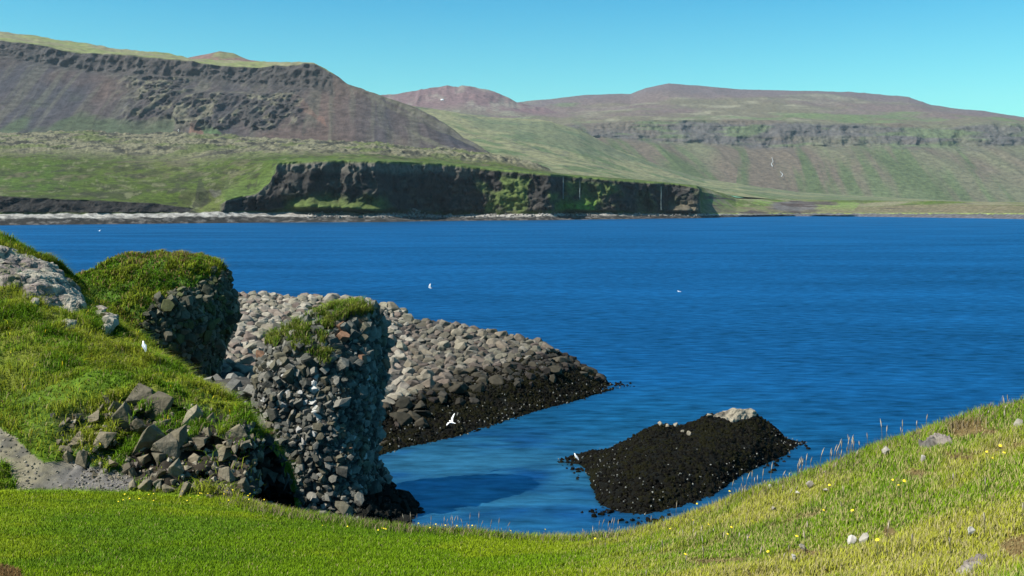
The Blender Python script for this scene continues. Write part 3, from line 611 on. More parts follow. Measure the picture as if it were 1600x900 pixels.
# boulders, dart thrown over the breakwater's surface
wgt = ((S.B > 1.0) & (S.B < 4.7)).astype(float)
cand, ci, cj = S.scatter(24000, wgt)
GRID = {}; keep = []
zb = lambda x: np.interp(x, [-12, -7, -4.5, -2.6, 0, 2.6, 5, 9], [1.0, 1.5, 1.9, 2.0, 2.3, 2.4, 1.9, 1.0])
for k in range(len(cand)):
    q_ = cand[k]
    if q_[2] < zb(q_[0]) - .55 + .5 * noise(q_[0] * .6, q_[1] * .6) - .5 * (rng.random() < .12): continue
    s_ = (.42 + .44 * rng.random() ** 1.6) * (1.45 if rng.random() < .05 else 1) + (.06 if q_[1] < 70 else 0)
    gx, gy = int(q_[0] // 1.1), int(q_[1] // 1.1); ok = True
    for a in (-1, 0, 1):
        for b in (-1, 0, 1):
            for (r_, s2) in GRID.get((gx + a, gy + b), ()):
                if np.linalg.norm(r_ - q_) < (s_ + s2) * .53: ok = False; break
            if not ok: break
        if not ok: break
    if ok: GRID.setdefault((gx, gy), []).append((q_, s_)); keep.append((q_, s_))
bpx = np.array([800 + F * q_[0] / q_[1] for q_, _ in keep]); bpy_ = np.array([HZ + F * (H - q_[2]) / q_[1] for q_, _ in keep])
hid = inpoly(bpx, bpy_, [(440, 530), (590, 520), (595, 720), (440, 740)]) | (bpx < 262) | inpoly(bpx, bpy_, [(200, 555), (300, 575), (385, 640), (400, 740), (200, 740)])
size_px = np.array([s_ / q_[1] for q_, s_ in keep]); size_px[hid] = 0
front = np.array([q_[1] < np.interp(800 + F * q_[0] / q_[1], [a[0] for a in crest], [a[2] for a in crest]) + .4 for q_, _ in keep]); size_px[~front] *= .1
order = np.argsort(-size_px); first = set(order[:300].tolist())
m_boulder = rock_mat('grey_basalt', [(.14, .122, .09), (.21, .185, .148), (.17, .137, .11), (.25, .22, .175), (.19, .17, .125), (.125, .095, .078), (.22, .19, .152)], 2.2, .6, .05)
m_brown = rock_mat('brown_basalt', [(.09, .076, .056), (.14, .115, .085), (.105, .08, .064), (.18, .155, .115), (.12, .10, .072), (.075, .058, .048), (.15, .12, .09)], 2.2, .6, .05)
m_wet = rock_mat('wet_dark_basalt', [(.03, .025, .017), (.05, .042, .028), (.02, .018, .012), (.07, .058, .04)], 2.2, .6, .05)
m_bould_v = rock_mat('grey_basalt_rubble', None, 2.2, .6, .05, vcol=True)
pos = []; sz = []; cc = []
PAL = [(.14, .122, .09), (.21, .185, .148), (.17, .137, .11), (.25, .22, .175), (.19, .17, .125), (.125, .095, .078)]
def wetdark(q_):  # browner, weathered stone near the tip
    return
for k, (q_, s_) in enumerate(keep):
    if k in first:
        where = 'in the pale boulder field beside the sea stack' if bpx[k] < 440 else ('on the breakwater behind the basalt pillar' if bpx[k] < 640 else 'on the outer arm of the breakwater')
        lab0 = 'rounded pale grey boulder ' if bpx[k] < 640 else 'rounded brown-grey boulder '
        nm = 'boulder'
        wetk = q_[2] < zb(q_[0]) + .05 + .25 * noise(q_[0], q_[1])
        if wetk: lab0 = 'dark wet boulder at the edge of the weed '
        place_rock(nm, q_ + np.array((0, 0, -.12 * s_)), s_, m_wet if wetk else (m_boulder if bpx[k] < 640 else m_brown), lab0 + where, 'boulder', 'boulders ' + where, seed=k, tilt=.55)
    else:
        pos.append(q_ + np.array((0, 0, -.12 * s_))); sz.append(s_); cc.append(np.array(random.choice(PAL)) * (1 if bpx[k] < 640 else .6) * (.25 if q_[2] < zb(q_[0]) + .05 else 1))
tag(heap('boulder_rubble', np.array(pos), sz, HULL, FI2, np.array(cc), m_bould_v, tilt=.55), kind='stuff')
print('boulders', len(keep))
# weed-covered small stones at the foot
m_weed = rock_mat('wet_weed', None, 9, .9, .06, rough=.75, spec=.06, vcol=True)
def weed_field(name, S, wgt, n, smin, smax, pale=.03, zmax=9):
    pos, i, j = S.scatter(n, wgt); sz = rng.uniform(smin, smax, n); cc = np.zeros((n, 3))
    cc[:] = (.0035, .003, .0018); cc *= rng.uniform(.5, 2.2, (n, 1)); br = rng.random(n) < .25; pat_ = fbm(pos[:, 0] * .9, pos[:, 1] * .9, pos[:, 2], 3, 5); br |= pat_ > .12; cc[br] = (.0075, .007, .002)
    lowz = pos[:, 2] < .9
    pos = pos - np.array((0, -.3, 1.0)) * (sz * .35)[:, None]
    pl_ = rng.random(n) < pale * np.where(lowz, 1.7, .12); cc[pl_] = (.17, .165, .145); sz[pl_] *= .3
    pos[pl_, 2] += .22; pos[pl_, 1] -= .2
    return tag(heap(name, pos, sz, BASALT_LO, FI2, cc, m_weed, smooth=True), kind='stuff')
Zs = S.P[..., 2]; zbb = zb(S.P[..., 0])
weed_field('seaweed', S, ((Zs > -.25) & (Zs < zbb + .1) & (S.B < 3.9) & (S.px[None] > 540)).astype(float), 7000, .08, .24, .03)

# ================================================================ SKERRY
px = np.arange(872, 1262, 2.5)
wl3 = [(872, 724), (886, 722), (905, 730), (922, 748), (930, 775), (938, 797), (955, 804), (1010, 812), (1050, 804), (1110, 778), (1180, 735), (1225, 712), (1245, 698), (1262, 694)]
cr3 = [(872, 721, 55.4), (886, 718, 55.6), (905, 711, 55.9), (940, 703, 56.2), (980, 686, 56.6), (1010, 669, 57), (1030, 663, 57.2), (1062, 665, 57.6), (1085, 659, 58), (1108, 648, 58.4), (1140, 640, 58.8), (1175, 641, 59.2), (1190, 652, 59.4), (1210, 666, 59.6), (1230, 684, 59.8), (1250, 692, 59.6), (1262, 695, 59.6)]
c0 = [(x, y + 10, wd_(y) - .5) for x, y in wl3]
c1 = [(x, y, wd_(y)) for x, y in wl3]
def it(L_, x, k): return float(np.interp(x, [a[0] for a in L_], [a[k] for a in L_]))
c2 = [(x, .55 * y + .45 * it(cr3, x, 1) - .0, wd_(y) * .72 + .28 * it(cr3, x, 2)) for x, y in wl3]
c3 = [(x, .22 * y + .78 * it(cr3, x, 1), wd_(y) * .35 + .65 * it(cr3, x, 2)) for x, y in wl3]
c5 = [(x, y + 38, d + 2.6) for x, y, d in cr3]
S = Sheet(px, [c0, c1, c2, c3, cr3, c5], [4, 22, 20, 20, 12], smooth=True)
X, Y, Z = [S.P[..., k].copy() for k in range(3)]
S.P[..., 2] += (fbm(X * .7, Y * .7, 0, 5, 5) * .34 + ridge(X * 1.3, Y * 1.3, 0, 3, 6) * .13) * sstep(1, 1.6, S.B)
S.P[..., 1] += fbm(X * .5, 0, 0, 4, 15) * .9 * sstep(0, 1, S.B) * (1 - sstep(1, 3, S.B))
S.P[..., 2] -= .12
PX, PY = S.proj()
c = np.zeros(S.P.shape); c[:] = (.003, .003, .0015)
root = S.build('sea_rock', core_mat, c); tag(root, 'low black weed-covered rock lying alone in the cove with a bare pale top', 'rock')
SK = S
bare = inpoly(PX + 4 * fbm(X * 2, Y * 2, 0, 3, 1), PY, [(1106, 655), (1120, 642), (1140, 636), (1178, 636), (1192, 648), (1165, 655), (1146, 664), (1132, 655)])
wz = ((S.P[..., 2] > -.3) & (S.B < 4.4)).astype(float) * (~bare)
wf = weed_field('seaweed', S, wz, 6500, .06, .19, .03)
wf.parent = root; del wf['kind']; wf.name = 'seaweed_cover'
def outcrop(name, S, poly, h, mat, colf, step=.06, label=None, cat=None, parent=None, crag=1.0, ns=1.0):
    """bulging crag grown out of a sheet inside a polygon"""
    xs = [a for a, _ in poly]; ys = [b for _, b in poly]
    PX, PY = S.proj()
    X, Y, Z = [S.P[..., k] for k in range(3)]
    m = (PX > min(xs) - 12) & (PX < max(xs) + 12) & (PY > min(ys) - 12) & (PY < max(ys) + 12)
    q0 = S.locate(sum(xs) / len(xs), sum(ys) / len(ys), 6)[0]; D = q0[1]; span = (max(xs) - min(xs)) / F * D
    m &= (np.abs(Y - D) < max(3, span * 2.2))
    r = np.where(m.any(1))[0]; c_ = np.where(m.any(0))[0]
    r0, r1, c0_, c1_ = r[0], r[-1] + 1, c_[0], c_[-1] + 1
    sub = S.P[r0:r1, c0_:c1_]
    k = max(1, int(round((np.linalg.norm(sub[0, 0] - sub[0, -1]) / step) / sub.shape[1]))); k = min(k, 6)
    def up(A, ax, k):
        n_ = A.shape[ax]; t = np.linspace(0, n_ - 1, (n_ - 1) * k + 1); i0 = np.minimum(t.astype(int), n_ - 2); f = t - i0
        sh = [1] * A.ndim; sh[ax] = -1; f = f.reshape(sh)
        return np.take(A, i0, ax) * (1 - f) + np.take(A, i0 + 1, ax) * f
    kr = max(1, min(8, int(round((np.linalg.norm(sub[0, 0] - sub[-1, 0]) / step) / sub.shape[0]))))
    A = up(up(sub, 1, max(k, 2)), 0, max(kr, 2))
    px_ = 800 + F * A[..., 0] / A[..., 1]; py_ = HZ + F * (H - A[..., 2]) / A[..., 1]
    jit = min(5, (max(xs) - min(xs)) * .045)
    jx = jit * fbm(A[..., 0] * 2.5, A[..., 1] * 2.5, 0, 3, 71); jy = jit * fbm(A[..., 0] * 2.5, A[..., 1] * 2.5, 0, 3, 72)
    # soft inside measure by distance to the polygon's edge
    pts = np.stack([px_ + jx, py_ + jy], -1); dmin = np.full(px_.shape, 1e9)
    for a in range(len(poly)):
        p1 = np.array(poly[a], float); p2 = np.array(poly[(a + 1) % len(poly)], float); d = p2 - p1
        t = np.clip(((pts - p1) @ d) / (d @ d + 1e-9), 0, 1); dmin = np.minimum(dmin, np.linalg.norm(pts - (p1 + t[..., None] * d), axis=-1))
    sg = np.where(inpoly(pts[..., 0], pts[..., 1], poly), dmin, -dmin)
    hgt = sstep(-2, 9 * ns, sg)
    a_, b_ = np.gradient(A, axis=1), np.gradient(A, axis=0); N = np.cross(a_, b_); N /= np.linalg.norm(N, axis=-1, keepdims=True) + 1e-9
    f = 1.6 / max(h, .15) if ns < 1 else 1.9
    rel = h * (hgt * (.75 + crag * .55 * ridge(A[..., 0] * f * .6, A[..., 1] * f * .6, A[..., 2] * f * .8, 5, 81) + crag * .25 * np.round(2.5 * fbm(A[..., 0] * f, A[..., 1] * f, A[..., 2] * f, 2, 91)) / 2.5)) - .06 - .3 * (sg < -1.5)
    A2 = A + N * rel[..., None]
    keepv = sg > -4
    rr, cc_ = A.shape[:2]; idx = np.arange(rr * cc_).reshape(rr, cc_)
    q = np.stack([idx[:-1, :-1], idx[:-1, 1:], idx[1:, 1:], idx[1:, :-1]], -1).reshape(-1, 4)
    kv = keepv.ravel(); q = q[kv[q].all(1)]
    lab = np.arange(rr * cc_)
    for _ in range(4000):
        m4 = lab[q].min(1); old = lab.copy(); np.minimum.at(lab, q.ravel(), np.repeat(m4, 4)); lab = lab[lab]
        if (old == lab).all(): break
    ids, cn = np.unique(lab[q[:, 0]], return_counts=True); q = q[lab[q[:, 0]] == ids[np.argmax(cn)]]
    used = np.unique(q); mp_ = -np.ones(rr * cc_, int); mp_[used] = np.arange(len(used)); q = mp_[q]
    V = A2.reshape(-1, 3)[used]; C = colf(A2).reshape(-1, 3)[used]
    o = mesh_np(name, V, [q], mat, C, parent=parent, smooth=False)
    if label: tag(o, label, cat)
    return o
m_pale = rock_mat('pale_lichen_rock', None, 5, .7, .05, vcol=True)
def pale_c(A): 
    s_ = fbm(A[..., 0] * 1.6, A[..., 1] * 1.6, A[..., 2] * 1.6, 5, 5)
    return mix(np.broadcast_to((.24, .205, .15), A.shape), (.10, .085, .065), sstep(-.1, .3, s_))
outcrop('bare_top', SK, [(1108, 652), (1122, 643), (1140, 638), (1178, 638), (1190, 648), (1165, 655), (1146, 663), (1132, 655)], .3, m_pale, pale_c, parent=root)
for (x, y, s_) in ((1033, 665, .22), (1042, 666, .16), (1056, 665, .2), (1067, 677, .12), (1077, 680, .14), (1110, 650, .2)):
    q_, nn = SK.locate(x, y); o = place_rock('pale_stone', q_ + nn * .12, s_, m_pale, None, None, seed=int(x)); 
    a = o.data.color_attributes.get('Col')
    if not a:
        a = o.data.color_attributes.new('Col', 'FLOAT_COLOR', 'POINT'); a.data.foreach_set('color', np.tile(np.array((.22, .19, .14, 1), np.float32), len(o.data.vertices)))
    o.parent = root
# loose wet stones by the breakwater tip and skerry ends
pos = []; sz = []
for cx, cy, dx, dy, n_ in ((972, 601, 10, 2, 22), (930, 622, 22, 5, 34), (700, 690, 60, 5, 60), (1250, 694, 10, 3, 22), (1200, 725, 22, 6, 30), (884, 722, 9, 4, 26), (905, 736, 8, 5, 16), (945, 802, 14, 3, 26), (1010, 814, 30, 3, 20), (645, 828, 10, 5, 16)):
    for _ in range(n_):
        x, y = rng.normal(cx, dx), rng.normal(cy, dy)
        if cy == 690: y = 692 - (x - 650) * .23 + rng.normal(0, 2)
        if cy == 622: y = 618 - (x - 920) * .3 + rng.normal(0, 3)
        q_ = np.array(W(x, y, wd_(y))); q_[2] = rng.uniform(-.08, .02); pos.append(q_); sz.append(rng.uniform(.07, .22))
tag(heap('tidal_stones', np.array(pos), sz, SHARP, SHARP[0][1], np.array([[.004, .0035, .002]] * len(pos)) * rng.uniform(.6, 2, (len(pos), 1)), m_weed), kind='stuff')

# ================================================================ NEAR LAND
near_mat = ground_mat('turf', 2.2, .4, .6, 6, dist=.05)
px = np.concatenate([np.arange(-5000, -600, 200), np.arange(-600, -60, 20), np.arange(-60, 360, 2.5), np.arange(360, 480, 1.2), np.arange(480, 1660, 3), np.arange(1660, 2400, 20), np.arange(2400, 7000, 200)])
def zc(L_):  # (px, D, z) -> (px, py, D)
    return [(x, HZ + (H - z) * F / d, d) for x, d, z in L_]
r0 = zc([(-5000, .8, 12.35), (7000, .8, 12.35)])
r1 = zc([(-5000, 4, 11.8), (0, 4, 11.85), (800, 4, 11.95), (1600, 4, 12.15), (7000, 4, 12.6)])
r2 = [(-5000, 820, 13.5), (-600, 880, 13.5), (0, 905, 13.5), (400, 905, 13), (800, 905, 12.5), (1000, 905, 11), (1200, 905, 9.5), (1400, 900, 8.2), (1600, 895, 7.2), (2400, 780, 7), (7000, 500, 7)]
r3 = [(-5000, 760, 17), (-600, 815, 17), (0, 832, 16.8), (400, 848, 16.2), (640, 862, 16), (800, 872, 15.3), (950, 872, 14), (1100, 858, 12.6), (1250, 828, 11.6), (1400, 790, 10.8), (1600, 748, 10), (2400, 640, 9.5), (7000, 450, 9)]
r4 = [(-5000, 700, 21), (-600, 760, 21), (0, 770, 21), (200, 772, 21.3), (370, 783, 21.2), (400, 790, 21), (460, 804, 20.6), (560, 820, 20), (650, 829, 19.5), (740, 834, 19), (840, 842, 18.5), (900, 843, 18), (960, 838, 17.5), (1030, 822, 16.8), (1100, 799, 16.2), (1180, 771, 15.7), (1250, 746, 15.3), (1320, 722, 15), (1400, 692, 14.7), (1450, 672, 14.5), (1500, 657, 14.3), (1550, 645, 14.1), (1600, 634, 14), (1660, 622, 13.9), (2400, 520, 13), (7000, 430, 12)]
def zr(x): y, d = it(r4, x, 1), it(r4, x, 2); return d, H - (y - HZ) / F * d
drop = [474, 490, 560, 650, 740, 840, 900, 960, 1030, 1100, 1180, 1250, 1320, 1400, 1450, 1500, 1550, 1600, 1660, 2400, 7000]
def dr(dd, dz): return [(x, HZ + (H - max(zr(x)[1] - dz, -1.2)) * F / (zr(x)[0] + dd), zr(x)[0] + dd) for x in drop]
r5 = [(-5000, 700, 21.8), (-600, 730, 21.6), (0, 742, 21.5), (90, 738, 21.7), (200, 742, 21.9), (300, 748, 21.9), (370, 765, 21.7), (400, 806, 22.5), (430, 815, 25), (455, 822, 27.5), (466, 828, 27.5)] + dr(.5, .35)
r6 = [(-5000, 650, 22.6), (-600, 670, 22.5), (0, 690, 22.3), (90, 690, 22.5), (200, 684, 22.6), (300, 692, 22.6), (370, 705, 22.6), (400, 742, 23.3), (430, 765, 26), (455, 790, 28), (466, 830, 28)] + dr(1., 1.2)
r7 = [(-5000, 600, 24), (-600, 620, 24), (0, 645, 23.5), (90, 640, 23.5), (200, 628, 23.9), (300, 637, 24.2), (370, 652, 24.5), (400, 684, 25.2), (430, 712, 26.7), (455, 748, 28.4), (466, 828, 28.6)] + dr(1.6, 2.6)
r8 = [(-5000, 450, 30), (-600, 480, 29), (0, 525, 28.5), (90, 535, 28.5), (200, 566, 28), (300, 606, 27.2), (370, 640, 26.4), (400, 676, 26.2), (430, 706, 27.4), (455, 745, 29), (466, 828, 29.2)] + dr(2.3, 4.4)
r9 = [(-5000, 330, 38), (-600, 380, 36), (0, 445, 33), (60, 452, 33.5), (130, 480, 35), (200, 538, 32.5), (300, 596, 29), (370, 637, 27.4), (400, 674, 26.8), (430, 704, 28), (455, 744, 29.5), (466, 828, 29.6)] + dr(3, 6.2)
r10 = [(-5000, 200, 48), (-600, 290, 44), (-200, 330, 41), (0, 365, 38), (40, 387, 38.5), (90, 417, 39), (125, 444, 41), (160, 482, 41), (200, 519, 38), (240, 548, 35), (300, 591, 31), (370, 635, 28.8), (400, 673, 27.6), (430, 703, 28.6), (455, 744, 30), (466, 828, 30)] + dr(3.6, 8)
r11 = [(-5000, 300, 52), (-600, 340, 49), (0, 420, 42), (90, 470, 43), (125, 480, 45), (160, 510, 45.5), (200, 560, 41), (240, 600, 38), (300, 660, 34), (370, 720, 32), (400, 750, 31), (455, 800, 32), (466, 828, 31)] + dr(4.2, 10)
r12 = [(x, max(y + 120, HZ + (H + 1.2) * F / (d + 3) - 40), d + 3) for x, y, d in r11]
S = Sheet(px, [r0, r1, r2, r3, r4, r5, r6, r7, r8, r9, r10, r11, r12], [4, 22, 26, 34, 8, 18, 20, 30, 26, 26, 8, 6], smooth=False)
def smooth_rows(A, it_=3):
    for _ in range(it_): A[1:-1] = .25 * A[:-2] + .5 * A[1:-1] + .25 * A[2:]
    return A
Zc = S.P[..., 2].copy(); sel = (S.B < 3.9); Zc2 = smooth_rows(Zc.copy(), 12); S.P[..., 2] = np.where(sel, Zc2, Zc)
X, Y, Z = [S.P[..., k].copy() for k in range(3)]; B = S.B; PX, PY = S.proj()
inm = (PX < 462) & (B > 4.15)
kv_ = sstep(4.4, 5.1, B) * (1 - sstep(6.55, 6.95, B)) * sstep(384, 404, PX) * (PX < 464)
S.P[..., 0] -= 1.7 * kv_; S.P[..., 1] += .4 * kv_
lawn = (B <= 4.15)
rs = sstep(800, 1150, PX) * lawn
S.P[..., 2] += lawn * sstep(1.2, 2, B) * (.05 * fbm(X * .8, Y * .8, 0, 4, 3) + rs * (.10 * fbm(X * 1.3, Y * 1.3, 0, 4, 4)))
grassy = inm * sstep(6.8, 7.3, B)
S.P[..., 2] += grassy * (fbm(X * .7, Y * .7, 0, 5, 5) * .5 + ridge(X * 1.4, Y * 1.4, 0, 3, 15) * .14) * (1 - .6 * sstep(9.6, 10, B))
S.P[..., 2] += inm * sstep(9.4, 10, B) * .15 * fbm(X * 2, Y * 2, 0, 3, 6)
rubz = inm * sstep(4.3, 4.8, B) * (1 - sstep(6.9, 7.4, B)) * sstep(60, 110, PX)
S.P[..., 1] += rubz * (1.1 * ridge(X * .8, Z * 1.0, 0, 4, 7) + .2)
for (hx_, hy_, hr_) in ((178, 702, 22), (207, 668, 15), (236, 655, 14), (262, 668, 14), (150, 720, 12), (285, 722, 16), (318, 712, 18), (345, 735, 22), (300, 755, 12), (232, 735, 12), (372, 725, 18), (130, 695, 10)):
    S.P[..., 1] += 1.5 * rubz * np.exp(-(((PX - hx_) / hr_) ** 2 + ((PY - hy_) / (hr_ * .8)) ** 2) ** 1.5)
n1 = fbm(X * .35, Y * .35, 0, 4, 3); n2 = fbm(X * 1.5, Y * 1.5, Z * 1.5, 4, 13)
c = np.zeros(S.P.shape); c[:] = (.105, .178, .005)
c = mix(c, (.165, .215, .007), sstep(-.15, .2, n1 + .3 * n2) * .8)
c = mix(c, (.07, .14, .006), sstep(.05, .25, fbm(X * .25 + .1 * Y, Y * 1.3, 0, 4, 53)) * .6)
LAWN = c.copy()
c = mix(c, (.26, .25, .03), rs * sstep(-.25, .2, n1 + .4 * n2) * .85)
brown = rs * sstep(.30, .5, fbm(X * .9, Y * 1.3, 0, 4, 23) )
for (bx, by, ba, bb) in ((1435, 745, 26, 9), (1520, 675, 40, 12), (1590, 860, 30, 22), (1390, 828, 14, 10), (1260, 866, 30, 7), (1500, 720, 30, 7), (1120, 880, 50, 5)):
    brown = np.maximum(brown, rs * sstep(.1, .6, 1.25 - ((PX - bx) / ba) ** 2 - ((PY - by) / bb) ** 2 + .6 * n2))
c = mix(c, (.12, .065, .035), brown * .85)
gm = mix(np.broadcast_to((.07, .12, .008), c.shape), (.14, .155, .02), sstep(-.2, .3, n1 + .5 * n2))
gm = mix(gm, (.035, .06, .01), sstep(.1, .4, n2) * .7)
c = np.where(inm[..., None], gm, c)
soil = inm * sstep(4.2, 4.6, B) * (1 - sstep(6.6, 7.1, B + .35 * n2)) * sstep(70, 110, PX + 30 * n2)
c = mix(c, (.028, .022, .015), soil)
c = mix(c, (.04, .08, .012), soil * sstep(.08, .28, fbm(X * 1.1, Z * 1.1, 0, 4, 33)) * .9)
c = np.where(((PX >= 462) & (B > 4.15))[..., None], np.array((.05, .045, .04)), c)
wall = inm & (PX > 396) & (B < 7.0)
c = np.where(wall[..., None], np.array((.02, .018, .015)), c)  # gully wall near-black: its shade is put into the colour
PATH = [(-60, 660), (0, 668), (22, 680), (45, 705), (65, 722), (110, 728), (150, 738), (200, 757), (205, 772), (150, 770), (105, 765), (92, 771), (30, 770), (20, 750), (12, 728), (-60, 715)]
pathm = inpoly(PX + 5 * n2, PY + 5 * n1, PATH) & inm
pc = mix(np.broadcast_to((.19, .165, .11), c.shape), (.11, .10, .08), sstep(-.1, .25, fbm(X * 3, Z * 3, Y * 3, 4, 43)))
pc = mix(pc, (.12, .11, .11), sstep(55, 120, PX) * .6)
c = np.where(pathm[..., None], pc, c)
grass_ok = (inm & ~pathm & ~wall).astype(float) * (1 - soil * np.where(fbm(X * 1.1, Z * 1.1, 0, 4, 33) > .14, .3, .96)) * (B < 11)
c = mix(c, (.14, .07, .035), lawn * inpoly(PX + 6 * n2, PY + 4 * n2, [(-90, 872), (0, 882), (28, 893), (36, 912), (-90, 925)]) * .9)
tag(S.build('ground', near_mat, c), kind='structure')
S_N = S; NC = c
GM = grass_mat('grass_blades')
LEFTROCK = [(-60, 375), (-10, 385), (22, 392), (40, 400), (62, 408), (88, 420), (112, 445), (130, 470), (140, 486), (118, 492), (95, 484), (70, 482), (40, 470), (20, 450), (-60, 445)]
# pale outcrops on the left knoll
def grey_c(A):
    s_ = fbm(A[..., 0] * 1.2, A[..., 1] * 1.2, A[..., 2] * 1.2, 5, 5); q2 = fbm(A[..., 0] * 5, A[..., 1] * 5, A[..., 2] * 5, 3, 15)
    b = mix(np.broadcast_to((.30, .265, .205), A.shape), (.17, .135, .12), sstep(-.1, .25, s_)); b = mix(b, (.05, .05, .045), sstep(.15, .4, q2) * .7)
    return mix(b, (.09, .10, .03), sstep(.3, .4, s_) * .5)
outcrop('rock_outcrop', S_N, LEFTROCK, .32, m_pale, grey_c, label='broad pale lichen-covered rock outcrop on the grassy knoll above the cove', cat='rock outcrop')
outcrop('rock_outcrop', S_N, [(94, 500), (105, 496), (120, 500), (128, 510), (118, 519), (100, 516)], .3, m_pale, grey_c, label='small grey rock poking from the grass just below the pale outcrop', cat='rock outcrop')
outcrop('rock_outcrop', S_N, [(145, 485), (158, 488), (165, 500), (178, 505), (176, 525), (160, 524), (150, 505)], .45, m_pale, grey_c, label='dark cracked rock knob in the grass between the knoll and the sea stack', cat='rock outcrop')
def loose(name, n, wgt, s0, s1, pal, thinf=.5, smooth=False):
    pos, i, j = S_N.scatter(n, wgt); sz = rng.uniform(0, 1, n) ** 2 * (s1 - s0) + s0
    if thinf: kp = thin(pos, sz, thinf); pos, sz = pos[kp], sz[kp]
    cc_ = np.array(pal)[rng.integers(0, len(pal), len(pos))] * rng.uniform(.7, 1.3, (len(pos), 1))
    return tag(heap(name, pos, sz, SHARP, SHARP[0][1], cc_, m_loose), kind='stuff')
m_loose = rock_mat('loose_stone', None, 6, .6, .02, vcol=True)
loose('gully_scree', 900, wall.astype(float) * (PX < 470) * (B > 4.4), .10, .34, [(.05, .045, .035), (.07, .06, .045), (.035, .03, .024)], .45)  # scree colours darkened as well for the gully's shade
loose('gravel', 2600, pathm.astype(float) * (.25 + sstep(-.1, .25, n2 + .003 * (PX - 80))), .012, .055, [(.16, .14, .105), (.11, .095, .08), (.2, .175, .135)], 0)
loose('rubble', 700, soil * (B < 7.2) * (PX < 400) * (1 - pathm), .03, .13, [(.20, .17, .125), (.13, .11, .085), (.26, .225, .17), (.10, .085, .07)], .4)
# blades on the lawn and right slope
def sc_blades(name, n, wgt, hmin, hmax, wmin, wmax, colf, lean=.6, **kw):
    pos, i, j = S_N.scatter(n, wgt); h = rng.uniform(hmin, hmax, n); wd = rng.uniform(wmin, wmax, n); col, hm = colf(pos, i, j)
    return blades(name, pos, h * hm, wd, col, GM, lean, **kw)
inview = ((PX > -90) & (PX < 1690) & (PY < 960)) * 1.0 + ((PX > -600) & (PX < 2600) & (PY < 1150) & ~((PX > -90) & (PX < 1690) & (PY < 960))) * .3
def lawn_col(pos, i, j):
    n = len(pos); c_ = NC[i, j] * rng.uniform(.6, 1.7, (n, 1)); rsx = rs[i, j]
    dry = rng.random(n) < rsx * .33 + .03; c_[dry] = np.array((.34, .29, .12)) * rng.uniform(.7, 1.25, (dry.sum(), 1))
    cl_ = fbm(pos[:, 0] * 1.4, pos[:, 1] * 1.4, 0, 3, 9)
    hm = 1 + rsx * (.6 + 1.0 * np.clip(cl_, -.5, 1)) + .8 * sstep(3.75, 4.0, B[i, j]) * rng.random(n); hm *= 1 - .6 * brown[i, j]
    return c_, hm
wv = lawn * inview * (B > 1.7) * (1 / np.clip(Y, 5, 30)) * (1 - .7 * brown)
g = sc_blades('grass', 430000, wv, .02, .055, .006, .013, lawn_col); tag(g, kind='stuff')
def edge_col(pos, i, j):
    n = len(pos); c_ = NC[i, j] * rng.uniform(.7, 1.6, (n, 1)); d_ = rng.random(n) < .35; c_[d_] = np.array((.26, .2, .12)) * rng.uniform(.6, 1.2, (d_.sum(), 1))
    return c_, np.ones(n)
ew = lawn * inview * sstep(3.72, 4.0, B) * sstep(330, 400, PX)
tag(sc_blades('edge_grass', 26000, ew, .06, .17, .006, .014, edge_col, .7), kind='stuff')
mat_w = grass_ok * np.where(PX > -90, 1, .35) * (PX > -700) * (.35 + sstep(-.25, .3, fbm(X * 1.1, Y * 1.1, 0, 3, 19)))
def mound_col(pos, i, j):
    n = len(pos); k = fbm(pos[:, 0] * .9, pos[:, 1] * .9, pos[:, 2] * .9, 3, 29); c_ = mix(np.broadcast_to((.07, .14, .006), (n, 3)), (.17, .20, .016), sstep(-.25, .3, k)) * rng.uniform(.6, 1.6, (n, 1))
    d_ = rng.random(n) < .08; c_[d_] = np.array((.24, .2, .09)) * rng.uniform(.7, 1.2, (d_.sum(), 1))
    y_ = rng.random(n) < .006; c_[y_] = (.6, .5, .02)
    return c_, .55 + 1.1 * sstep(-.3, .4, fbm(pos[:, 0] * 1.6, pos[:, 1] * 1.6, 0, 3, 39))
tag(sc_blades('bank_grass', 215000, mat_w, .10, .26, .012, .026, mound_col, .9, droop=True), kind='stuff')
# flowering grass stems along the edge and on the slope
def stems(name, n, wgt, h0, h1):
    pos, i, j = S_N.scatter(n, wgt); V = []; Fq = []; Ft = []; C = []
    for k in range(n):
        b0 = pos[k]; h = rng.uniform(h0, h1); ln = rng.normal(0, .12, 2) * h + (.07 * h, 0); r = .004; hc = np.array((.42, .36, .26)) * rng.uniform(.7, 1.25)
        m0 = len(V)
        for (f, rr, cc_) in ((0, r, (.13, .14, .05)), (.7, r * .8, (.22, .19, .10)), (.74, .006, hc), (.88, .009, hc), (1, .002, hc)):
            ctr = b0 + np.array((ln[0] * f * f, ln[1] * f * f, h * f))
            for a in range(3): V.append(ctr + (math.cos(a * 2.1) * rr, math.sin(a * 2.1) * rr, 0)); C.append(cc_)
        for l in range(4):
            for a in range(3): Fq.append([m0 + l * 3 + a, m0 + l * 3 + (a + 1) % 3, m0 + l * 3 + 3 + (a + 1) % 3, m0 + l * 3 + 3 + a])
    return tag(mesh_np(name, np.array(V), [np.array(Fq)], GM, np.array(C)), kind='stuff')
clump = sstep(.0, .35, fbm(X * .9, Y * .9, 0, 3, 49))
stems('seeding_grass', 110, lawn * inview * sstep(3.8, 4.0, B) * sstep(560, 700, PX) * (.12 + clump), .16, .42)
stems('slope_stems', 70, rs * inview * (B > 1.8) * (.2 + clump) * (B < 3.9), .12, .3)

